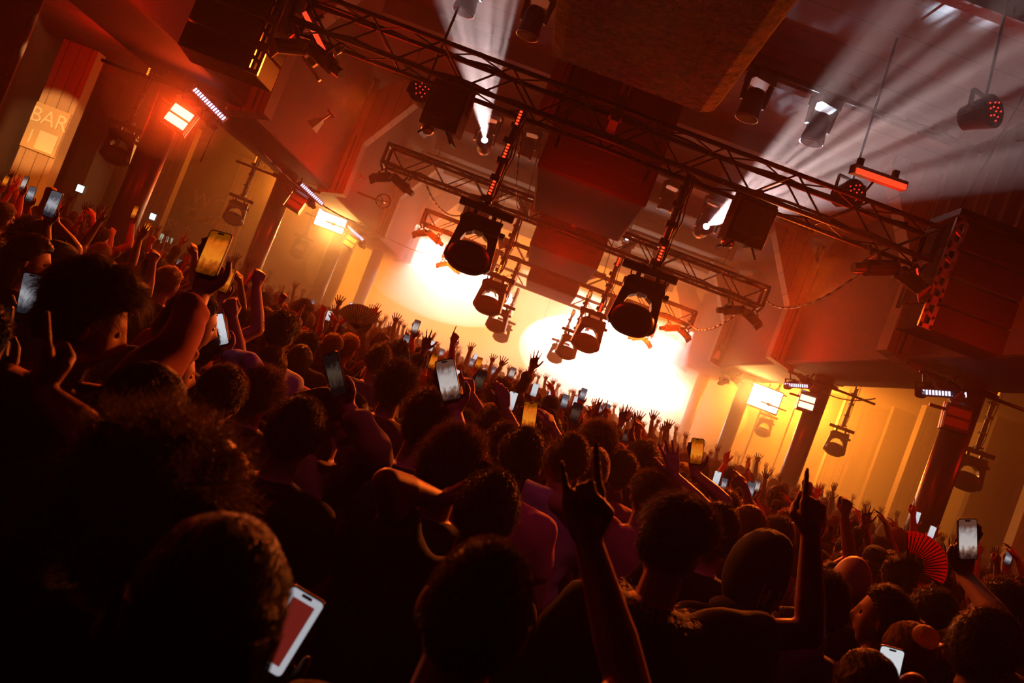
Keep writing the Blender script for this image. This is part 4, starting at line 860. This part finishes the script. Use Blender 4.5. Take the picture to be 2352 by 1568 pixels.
hero(592, 912, 3.6, -10, 'curly', 'brown', 0, 'charcoal', label='person with small curly hair just behind the one with the hair clip')
hero(378, 850, 2.9, -35, 'long', 'fair', 0, 'black', label='person with long fair hair under the outstretched rose sleeve', head=(0, 0, -20))
hero(432, 740, 3.3, -30, 'short', 'black', 1, 'black', head=(0, 0, -25), label='person in black top seen behind the wrist of the rose sleeve')
hero(672, 1000, 2.55, -4, 'short', 'black', 0, 'black', label='person with a plain dark round head and black top, back to us')
hero(768, 965, 3.0, -40, 'tail', 'black', 0, 'sand', 'long', head=(-22, 0, -40), label='person looking down in profile under a large dark phone', arms=[(1, 'phone', (800, 935, 2.85), (822, 1030, 2.8), (768, 805, 2.85), BACK)], phones=('dark',), plabel=('large phone with an almost black screen held by the person looking down',))
o, Mx = hero(972, 985, 3.1, -3, 'crop', 'brown', 0, 'black', label='person with cropped brown hair and dark sunglasses pushed up, filming with one hand', arms=[(1, 'phone', (1046, 952, 3.0), (1060, 1050, 2.9), (1025, 845, 3.0), BACK)], phones=('scene',), plabel=('phone with a pale stage picture above the pushed-up sunglasses',))
def sunglasses(parent, label_=None):
    t = MB()
    for s in (-1, 1): t.loft([[(s*x, y, z) for x, z in ((.008, .018), (.06, .022), (.066, .0), (.05, -.022), (.02, -.022), (.008, -.008))] for y in (-.004, .004)])
    t.box((0, 0, .01), (.03, .008, .008))
    for s in (-1, 1): t.box((s*.072, -.065, .012), (.006, .14, .008))
    o = t.obj('sunglasses', M['deadlens']); return o
for (ho, Mh, lab) in ((o, Mx, 'dark sunglasses pushed up on the cropped brown hair below the filming phone'),):
    g = sunglasses(ho); g.matrix_world = unscale(Mh @ Matrix.Translation(HC + V((0, .055, .118))) @ Matrix.Rotation(R(38), 4, 'X')); tag(g, lab, 'sunglasses', 'sunglasses worn on heads')
hero(1030, 1085, 2.6, -6, 'curly', 'brown', 0, 'black', label='person with a loose curly brown crown and beads at the ear')
o, Mx = hero(1112, 1185, 2.25, 0, 'short', 'black', 0, 'black', label='person with dark sunglasses on the crown and one bare arm bent up to the ear', arms=[(-1, 'relax', (1015, 1150, 2.3), (850, 1235, 2.1), (1080, 1105, 2.35), (.5, -.2, -1))])
g = sunglasses(o); g.matrix_world = unscale(Mx @ Matrix.Translation(HC + V((0, .05, .120))) @ Matrix.Rotation(R(38), 4, 'X')); tag(g, 'beaded dark sunglasses on the round head beside the pink shirt', 'sunglasses', 'sunglasses worn on heads')
hero(1194, 1056, 3.3, 2, 'short', 'black', 1, 'pink', label='person with a round dark head and a magenta-pink short-sleeved shirt')
hero(1302, 1062, 3.75, -5, 'short', 'brown', 0, 'white', label='person in a pale lilac-white shirt with a bare clenched fist raised', arms=[(-1, 'fist', (1255, 1075, 3.8), (1225, 1150, 3.7), (1292, 1010, 3.8), (-.2, 1, 0))])
hero(1360, 1083, 4.1, 0, 'buzz', 'grey', 0, 'red', label='person with a shaved greying head and red top behind the horn sign')
hero(1368, 1028, 4.9, 0, 'curly', 'brown', 1, 'brown', label='person with rim-lit curly hair just above the shaved greying head')
hero(1420, 1092, 4.9, -4, 'crop', 'brown', 0, 'rose', label='person with a cropped brown head beside the shaved greying one')
hero(1470, 1068, 5.4, 0, 'crop', 'black', 0, 'brown', label='person with a tall boxy haircut in front of the amber haze')
hero(1487, 1150, 4.1, 2, 'crop', 'brown', 0, 'pink', label='person in a pink shirt reaching one bare open hand high', arms=[(1, 'wide', (1548, 1092, 4.2), (1570, 1170, 4.1), (1538, 1020, 4.2), (-.2, 1, 0))])
hero(1588, 1165, 4.7, -8, 'long', 'fair', 0, 'brown', label='person with long fair hair holding an orange-screened phone over the crowd', arms=[(1, 'phone', (1594, 1085, 4.8), (1630, 1150, 4.7), (1600, 1030, 4.8), BACK)], phones=('orange',), plabel=('phone with a bright orange flame-like screen against the amber wall',))
o, _ = hero(1742, 1318, 2.85, 6, 'hood', 'black', 0, 'navy', label='person in a navy hooded top with a faded crest on the back of the hood')
pr = MB(); rr = random.Random(9)
for x0 in (-.030, .012):
    for q in range(7): pr.box((x0+rr.uniform(0, .02), 0, rr.uniform(-.03, .032)), (rr.uniform(.006, .014), .003, rr.uniform(.008, .02)))
for x_ in (-.043, .045): pr.box((x_, 0, 0), (.002, .003, .085))
pr = pr.obj('crest_print', M['fadedletter'], o); pr.location = (.012, -.132, 1.585)
hero(1640, 1230, 3.3, -6, 'short', 'black', 0, 'black', label='person with short dark hair tucked behind the pointing figure')
hero(1712, 1225, 4.1, -4, 'bob', 'auburn', 0, 'brown', label='person with glowing auburn bobbed hair')
hero(1782, 1238, 4.6, -4, 'short', 'brown', 0, 'rose', label='person with short brown hair next to the auburn bob')
hero(1955, 1345, 3.3, -8, 'bald', 'black', 0, 'charcoal', label='person with a smooth bald head and small orange ear glint')
lo, _ = hero(1885, 1395, 2.85, 0, 'short', 'black', 0, 'lilac', label='person in a lilac shirt with dark lettering below the raised arm')
sp_ = MB()
for q in range(5): sp_.box((.0, -.148, 1.34-q*.045), (.20-.03*(q % 2), .02, .018), (0, .04, 0))
sp_.obj('dark_lettering', CLB, lo)
hero(2035, 1432, 3.0, 40, 'short', 'black', 0, 'brown', head=(0, 0, 25), label='person turned sideways with short dark hair and a lit nose and brow')
hero(2140, 1430, 3.2, -5, 'short', 'black', 0, 'charcoal', label='person with a broad dark head below the high phone arm')
hero(2085, 1515, 2.75, 0, 'bun', 'fair', 0, 'black', label='person with fair hair tied in a bun near the corner', arms=[(1, 'point', (2112, 1492, 2.95), (2150, 1590, 2.8), (2122, 1420, 2.95), (-.3, 1, 0))])
hero(2265, 1505, 2.45, -25, 'short', 'black', 1, 'black', head=(0, 0, -40), label='person with short dark hair low in the corner under the high phone arm')
hero(2300, 1420, 3.1, 0, 'short', 'brown', 0, 'brown', label='person stretching a bare arm up with a phone beside the last pillar', arms=[(-1, 'phone', (2214, 1320, 3.1), (2225, 1450, 3.0), (2212, 1210, 3.1), BACK)], phones=('scene',), plabel=('phone with a pale stage picture held high beside the last pillar',))
hero(1985, 1600, 2.3, -6, 'long', 'brown', 0, 'black', label='person whose hair just enters the bottom edge, holding a white-lit phone', arms=[(1, 'phone', (2012, 1625, 2.5), (2060, 1750, 2.3), (2040, 1500, 2.5), BACK)], phones=('white',), plabel=('phone with a blank bluish-white screen at the bottom edge',))
hero(1150, 1025, 4.2, -2, 'short', 'brown', 1, 'charcoal', label='person holding a vivid yellow-orange phone over the round dark head', arms=[(1, 'phone', (1208, 1012, 4.15), (1235, 1080, 4.1), (1218, 940, 4.15), BACK)], phones=('orange',), plabel=('phone with a vivid yellow-orange screen in the middle of the crowd',))
hero(905, 895, 4.3, 0, 'curly', 'black', 1, 'brown', label='person with thick dark curls near the pale-screened phone')
hero(1122, 985, 4.6, 0, 'short', 'brown', 1, 'red', label='person thrusting a curled bare hand up in front of the haze', arms=[(1, 'relax', (1160, 940, 4.5), (1190, 1010, 4.4), (1150, 870, 4.5), (-.3, 1, 0))])
hero(1060, 985, 5.0, 0, 'short', 'black', 0, 'black', label='person raising one finger beside the pale-screened phone', arms=[(1, 'point', (1082, 905, 5.0), (1115, 960, 4.9), (1068, 850, 5.0), (-.3, 1, 0))])
hero(1225, 1010, 5.3, 0, 'curly', 'brown', 0, 'brown', label='person with a drooping raised hand beyond the yellow-orange phone', arms=[(1, 'relax', (1272, 985, 5.2), (1300, 1030, 5.1), (1255, 945, 5.2), (-.6, .6, -.6))])
hero(628, 790, 5.3, 0, 'short', 'brown', 0, 'black', label='person with a smooth rounded head amid bobbing silhouettes')
hero(598, 745, 6.2, 0, 'bob', 'auburn', 0, 'brown', label='person with bobbed hair glowing at the rim behind the white phone')
hero(455, 800, 3.8, -8, 'short', 'black', 0, 'lilac', 'long', label='person in a lilac long sleeve lifting a white-screened phone', arms=[(1, 'phone', (520, 815, 3.85), (525, 900, 3.7), (498, 710, 3.85), BACK)], phones=('white',), plabel=('phone with a bright blank white screen over a lilac sleeve',))
hero(560, 870, 3.9, -5, 'buzz', 'black', 1, 'black', label='person whose bare arm crosses up behind the white-screened phone', arms=[(-1, 'fist', (535, 730, 4.0), (560, 800, 3.9), (525, 690, 4.0), (0, 1, 0))])
hero(135, 600, 4.6, -8, 'short', 'black', 0, 'charcoal', label='person at the bar side with one thick bare arm raised', arms=[(1, 'fist', (128, 515, 4.7), (165, 590, 4.6), (105, 475, 4.7), (-.3, 1, 0))])
hero(2065, 1330, 4.6, 0, 'short', 'black', 0, 'red', label='person waving a red folding fan by the last pillar', arms=[(1, 'fist', (2092, 1335, 4.6), (2110, 1400, 4.5), (2080, 1280, 4.6), (-.3, 1, 0))])
def folding_fan(px, py, D, m, rad, rot, label):
    p = at(px, py, D); n = 18; a0, a1 = R(-62), R(62); f = MB(); rb = MB(); pts = []
    for k in range(2*n+1):
        a = a0 + (a1-a0)*k/(2*n); y = .006 if k % 2 else -.006; pts.append((a, y))
    for (a, y), (b, y2) in zip(pts[:-1], pts[1:]):
        q = lambda t, r, yy: (r*math.sin(t), yy, r*math.cos(t)); f.add([q(a, rad*.38, y), q(b, rad*.38, y2), q(b, rad, y2), q(a, rad, y), q(a, rad*.38, y+.0015), q(b, rad*.38, y2+.0015), q(b, rad, y2+.0015), q(a, rad, y+.0015)], [(0, 1, 2, 3), (7, 6, 5, 4), (0, 4, 5, 1), (3, 2, 6, 7), (1, 5, 6, 2), (0, 3, 7, 4)])
    o = f.obj('folding_fan', m); 
    for a, y in pts[::2]: rb.tube((0, y, -.02), (rad*.97*math.sin(a), y-.002, rad*.97*math.cos(a)), .003, n=4)
    rb.obj('ribs', M['black'], o); o.location = p; o.rotation_euler = (R(10), R(rot), 0); tag(o, label, 'fan', 'folding fans in raised hands'); return o
folding_fan(2090, 1300, 4.55, paper('red_paper', (.8, .10, .06)), .20, 35, 'open red folding fan waved beside the last pillar')
folding_fan(818, 752, 8.6, paper('pale_paper', (.6, .5, .38)), .26, -8, 'open pale folding fan over the crowd below the amber cloud')
# ------------------------------------------------------------------ people filming farther off: placed so that the phone meets its place
def filmer(px, py, w, scr, lab, pose=None, hm='brown', rng=random.Random(11)):
    D = .078*FPX/w*1.02; D = min(D, 15); t = at(px, py, D); best = None
    for p in ('b', 'c', 'i', 'm'):
        ph = proto(p)[2][0].translation; s = t.z/ph.z
        if best is None or abs(s-1) < abs(best[1]-1): best = (p, s)
    p, s = best; s = max(.88, min(1.14, s)); yaw = R(rng.uniform(-12, 12)); b, sh, ph = proto(p); loc = ph[0].translation; off = Matrix.Rotation(yaw, 3, 'Z') @ (loc*s); xy = (t.x-off.x, t.y-off.y)
    hk = rng.choice(['short', 'crop', 'curly', 'long', 'bob', 'short', 'bun']); shm = rng.choice(['black', 'charcoal', 'brown', 'red', 'sand', 'grey', 'rose'])
    assemble(b, sh, xy, s, yaw, hk, rng.choice(['black', 'brown', 'brown', 'fair']), rng.choice([0, 0, 1, 2]), shm, ' '.join(('%s-haired person in %s with %s' % (HKN[hk], shm, lab)).split()[:16]), 'crowd watching the stage')
    po = phone(unscale(pmat(xy, yaw, s) @ ph[0]), scr, lab, w > 13); TAKEN.append((xy[0], xy[1], .3)); return po
HKN = dict(short='short', crop='cropped', curly='curly', long='long', bob='bobbed', bun='tied-up', tail='ponytailed', buzz='shaved', cap='capped', capback='capped', fringe='fringed', bald='no')
for a in ((1175, 920, 22, 'white', 'phone with a bright white screen near the vivid orange one'), (1085, 886, 19, 'grey', 'phone with a grey screen right of the raised finger'), (1047, 862, 15, 'white', 'small white phone just above the pale stage picture'), (1322, 948, 24, 'dark', 'dark phone over the curled hand before the glow'),
          (1228, 895, 16, 'white', 'white phone on a straight arm below the hanging lights'), (1265, 907, 13, 'white', 'small pale phone next to the straight-arm one'), (1297, 922, 17, 'grey', 'tilted grey phone below the right glow'), (1322, 921, 12, 'white', 'little white phone above the dark one'), (1377, 942, 12, 'grey', 'little grey phone, first of two at the foot of the glow'),
          (1391, 956, 12, 'grey', 'little grey phone, second of two at the foot of the glow'), (1425, 985, 11, 'white', 'tiny white phone beyond the two grey ones'), (1438, 1003, 16, 'dark', 'black-screened phone in front of the fading pillar'), (1455, 1010, 12, 'grey', 'small grey phone beside the black-screened one'), (925, 835, 22, 'dark', 'dim phone above the thick dark curls'),
          (995, 830, 18, 'orange', 'orange phone near the thick dark curls'), (932, 783, 16, 'grey', 'grey phone below the amber cloud'), (985, 790, 12, 'white', 'small white phone by the grey one below the cloud'), (1014, 811, 11, 'grey', 'tiny grey phone under the far hanging lights, first'), (1083, 833, 11, 'grey', 'tiny grey phone under the far hanging lights, lower of a close pair'),
          (1091, 821, 9, 'white', 'tiny white phone under the far hanging lights, upper of a close pair'), (1112, 856, 11, 'white', 'tiny white phone before the curled hand'), (1134, 853, 11, 'grey', 'tiny grey phone beside the curled hand'), (590, 678, 14, 'white', 'white phone between the second and third bar-side pillars'), (411, 608, 13, 'grey', 'grey phone below the lit hatches'),
          (700, 700, 10, 'grey', 'tiny grey phone at the foot of the third bar-side pillar'), (717, 697, 10, 'grey', 'tiny grey phone by the third bar-side pillar foot'), (755, 725, 12, 'white', 'small white phone by the pale fan'), (1646, 1098, 17, 'white', 'glaring white phone by the flame-like orange one'), (1662, 1112, 15, 'grey', 'grey phone touching the glaring white one'),
          (1722, 1126, 21, 'grey', 'grey phone held in two hands under the far wall'), (1738, 1116, 15, 'scene', 'pale phone overlapping the grey one under the far wall'), (1572, 1120, 16, 'dark', 'dark phone low beside the long fair hair'), (2252, 1350, 11, 'white', 'tiny white phone by the high phone arm, first'), (2281, 1349, 11, 'white', 'tiny white phone by the high phone arm, second')):
    filmer(*a)
# ------------------------------------------------------------------ the rest of the crowd
rng = random.Random(77); people = []
def free(x, y, r=.42):
    for a, b, c in TAKEN:
        if (x-a)**2 + (y-b)**2 < (max(r, c)-.0)**2: return False
    return True
def in_view(x, y, z=1.7, mg=60):
    d = V((x, y, z)) - CAM; k = d.dot(fwd); 
    if k <= 0: return False
    px = W/2 + FPX*d.dot(camx)/k; py = H/2 - FPX*d.dot(camy)/k; return -mg < px < W+mg and -mg < py < H+mg
cand = []
y = 4.35
while y < 29:
    step = .50 if y < 12 else .58; xl = -11.0 if y > 6 else -7; x = xl + rng.uniform(0, .3)
    while x < 10.8:
        X, Y = x + rng.uniform(-.13, .13), y + rng.uniform(-.16, .16)
        if in_view(X, Y) and not any(math.hypot(abs(X)-6, Y-c) < .62 for c in CY) and free(X, Y, .36) and not (abs(X) > 10.8 and Y > 16) and not (X < -6.2 and Y > 24.6): cand.append((X, Y))
        x += rng.uniform(.46, .62) if y < 12 else rng.uniform(.5, .7)
    y += step
cand.sort(key=lambda c: c[1])
n_have = sum(1 for o in bpy.data.objects if o.name.startswith('person'))
near, far = cand[:300-n_have-2], cand[300-n_have-2:]

PW = dict(a=30, k=8, h=7, d=5, e=4, f=4, g=4, j=2, l=5, c=3, m=3)
PN = dict(a='arms down', k='hands in front', h='hand at chin', d='finger raised', e='open hand up', f='both hands up', g='fist up', j='arms spread', l='drooping hand up', c='filming', m='filming high')
def where(X, Y):
    side = ('bar ' if X < 0 else 'wall ') + 'aisle' if abs(X) > 6 else ('bar ' if X < 0 else 'wall ') + 'edge' if abs(X) > 3.6 else ('bar-side floor' if X < -1.2 else 'wall-side floor' if X > 1.2 else 'mid floor')
    k = sum(1 for v in (8.0, 10.2, 12.2, 15.6) if Y > v); return '%s, %s' % (side, ['before first truss', 'past first truss', 'by first pillar', 'under second truss', 'by second pillar'][k])
for X, Y in near:
    p = rng.choices(list(PW), list(PW.values()))[0]; b, sh, ph = proto(p); s = rng.gauss(.985, .04); s = max(.88, min(1.08, s)); yaw = R(rng.gauss(0, 16)) + math.atan2(X-1.0, 30-Y)*.8
    hk = rng.choices(['short', 'crop', 'curly', 'long', 'bob', 'bun', 'tail', 'buzz', 'cap', 'capback', 'fringe'], [22, 14, 12, 14, 8, 6, 5, 6, 4, 3, 5])[0]; hm = rng.choices(['black', 'brown', 'fair', 'auburn', 'grey'], [34, 36, 14, 8, 4])[0]
    c = rng.choices(['black', 'charcoal', 'brown', 'red', 'sand', 'grey', 'rose', 'white', 'navy', 'green', 'pink'], [28, 16, 10, 7, 7, 8, 5, 9, 6, 4, 3])[0]
    sc3 = (s*rng.uniform(.94, 1.04), s, s)
    hn = {'cap': 'black cap', 'capback': 'backwards black cap'}.get(hk) or ({'fair': 'fair', 'auburn': 'auburn', 'grey': 'greying'}.get(hm, 'dark') + ' ' + HKN[hk] + ' hair')
    lab = 'person with %s, %s top, %s, %s' % (hn, c, PN[p], where(X, Y))
    o = assemble(b, sh, (X, Y), s, yaw, hk, hm, rng.choice([0, 0, 1, 1, 2]), c, lab, 'crowd watching the stage'); o.scale = sc3
    if ph: phone(unscale(pmat((X, Y), yaw, s) @ ph[0]), rng.choice(['grey', 'white', 'scene', 'dark', 'orange']), 'phone held up by person with %s, %s' % (hn, where(X, Y)), False)
# ---- beyond three hundred: the far crowd as one mass
def low_person(mb, X, Y, s, arm, r):
    q = Matrix.Rotation(r, 3, 'Z'); g = lambda x, y, z: (X + (q @ V((x, y, 0)))[0]*s, Y + (q @ V((x, y, 0)))[1]*s, z*s)
    def cap(a, b, r0, r1, n=8): mb.cap(g(*a), g(*b), r0*s, r1*s, n, 2)
    mb.ball(g(0, 0, 1.66), (.092*s, .11*s, .13*s), 10, 7); cap((0, 0, 1.45), (0, 0, 1.56), .055, .05, 6)
    cap((-.13, 0, 1.38), (.13, 0, 1.38), .095, .095); cap((0, 0, 1.38), (0, 0, .95), .16, .15); cap((-.09, 0, .9), (-.1, 0, .08), .09, .05, 6); cap((.09, 0, .9), (.1, 0, .08), .09, .05, 6)
    for sd in (-1, 1):
        if arm == 2 or (arm == 1 and sd == 1): cap((sd*.18, 0, 1.42), (sd*.27, .06, 1.68), .05, .04, 6); cap((sd*.27, .06, 1.68), (sd*.22, .12, 1.93), .04, .028, 6); mb.ball(g(sd*.22, .12, 1.985), (.042*s, .018*s, .05*s), 6, 5); [mb.cap(g(sd*.22+o_, .12, 2.01), g(sd*.22+o_*2.1, .13, 2.10-abs(o_)*.6), .010*s, .007*s, 4, 1) for o_ in (-.03, -.01, .01, .03)]; mb.cap(g(sd*.22-sd*.03, .12, 1.97), g(sd*.22-sd*.075, .13, 2.03), .012*s, .008*s, 4, 1)
        else: cap((sd*.2, 0, 1.4), (sd*.27, 0, 1.1), .05, .04, 6); cap((sd*.27, 0, 1.1), (sd*.25, .1, .88), .04, .03, 6)
mb = MB()
for X, Y in far: low_person(mb, X, Y, rng.uniform(.92, 1.06), rng.choices([0, 1, 2], [9, 2, .4])[0], rng.uniform(-.4, .4))
cr = mb.obj('distant_crowd', cloth('far_crowd_tone', (.10, .06, .045)), smooth=True); tag(cr, 'mass of far people in the haze filling the floor up to the stage', 'crowd', kind='stuff')
# two of the phones have their torch lit
for px, py, w_, lab in ((789, 743, 12, 'phone torch shining white beside the pale fan'), (1047, 787, 9.5, 'tiny white torch glint under the far lights')):
    o = filmer(px, py, w_, 'dark', lab); MB().tube((.0, -.005, .05), (.0, -.009, .05), .016, n=12).obj('torch_lens', M['beamlens'], o)
# ------------------------------------------------------------------ haze
def vol(name, density, aniso, color=(1, 1, 1)):
    m = bpy.data.materials.new(name); m.use_nodes = True; nt = m.node_tree; nt.nodes.clear()
    out = nt.nodes.new('ShaderNodeOutputMaterial'); v = nt.nodes.new('ShaderNodeVolumeScatter'); v.inputs['Density'].default_value = density; v.inputs['Anisotropy'].default_value = aniso
    v.inputs['Color'].default_value = (*color, 1); nt.links.new(v.outputs[0], out.inputs['Volume']); return m
for x0, x1, y0, y1, z0, z1, d, lab in ((-12.4, 12.4, -5.95, 9.6, .02, 4.9, .002, 'faint haze over the nearest half of the crowd'), (-12.4, 12.4, -5.95, 9.6, 4.92, 6.98, .017, 'haze lying under the roof above the first truss'),
        (-12.4, -6.6, 9.62, 19.0, .02, 6.98, .007, 'faint haze in the aisle by the BAR pier'), (-6.58, 12.4, 9.62, 19.0, .02, 6.98, .017, 'thin haze in the middle of the hall'), (-12.4, 12.4, 19.02, 37.4, .02, 6.98, .055, 'dense haze filling the stage end of the hall')):
    hz = MB().box(((x0+x1)/2, (y0+y1)/2, (z0+z1)/2), (x1-x0, y1-y0, z1-z0)).obj('haze', vol('theatrical_haze', d, .5, (1, .58, .46) if y0 < 19 else (1, .84, .68))); tag(hz, lab, 'haze', kind='stuff')
for x, y, z, rx, ry, rz, d in ((-3.9, 28.6, 4.0, 3.0, 2.2, 1.35, .30), (3.9, 28.4, 3.2, 4.3, 2.4, 1.9, .36), (-5.2, 24.8, 2.9, 2.2, 1.8, 1.2, .10), (-5.45, 10.1, 3.6, .8, .75, .7, .055)):  # the smallest cloud is added to give the pillar blinder a halo
    o = MB().ball((0, 0, 0), (rx, ry, rz), 32, 20).obj('smoke_cloud', vol('stage_smoke', d, .6), smooth=True); o.location = (x, y, z)
    tag(o, 'bank of smoke drifting in front of the stage, %s' % ('bar side, high' if z > 4 else 'bar side, low' if x < 0 else 'boarded-wall side') if y > 12 else 'added small puff of haze making a halo round the blinder on the first pillar', 'smoke', 'stage smoke', 'stuff')
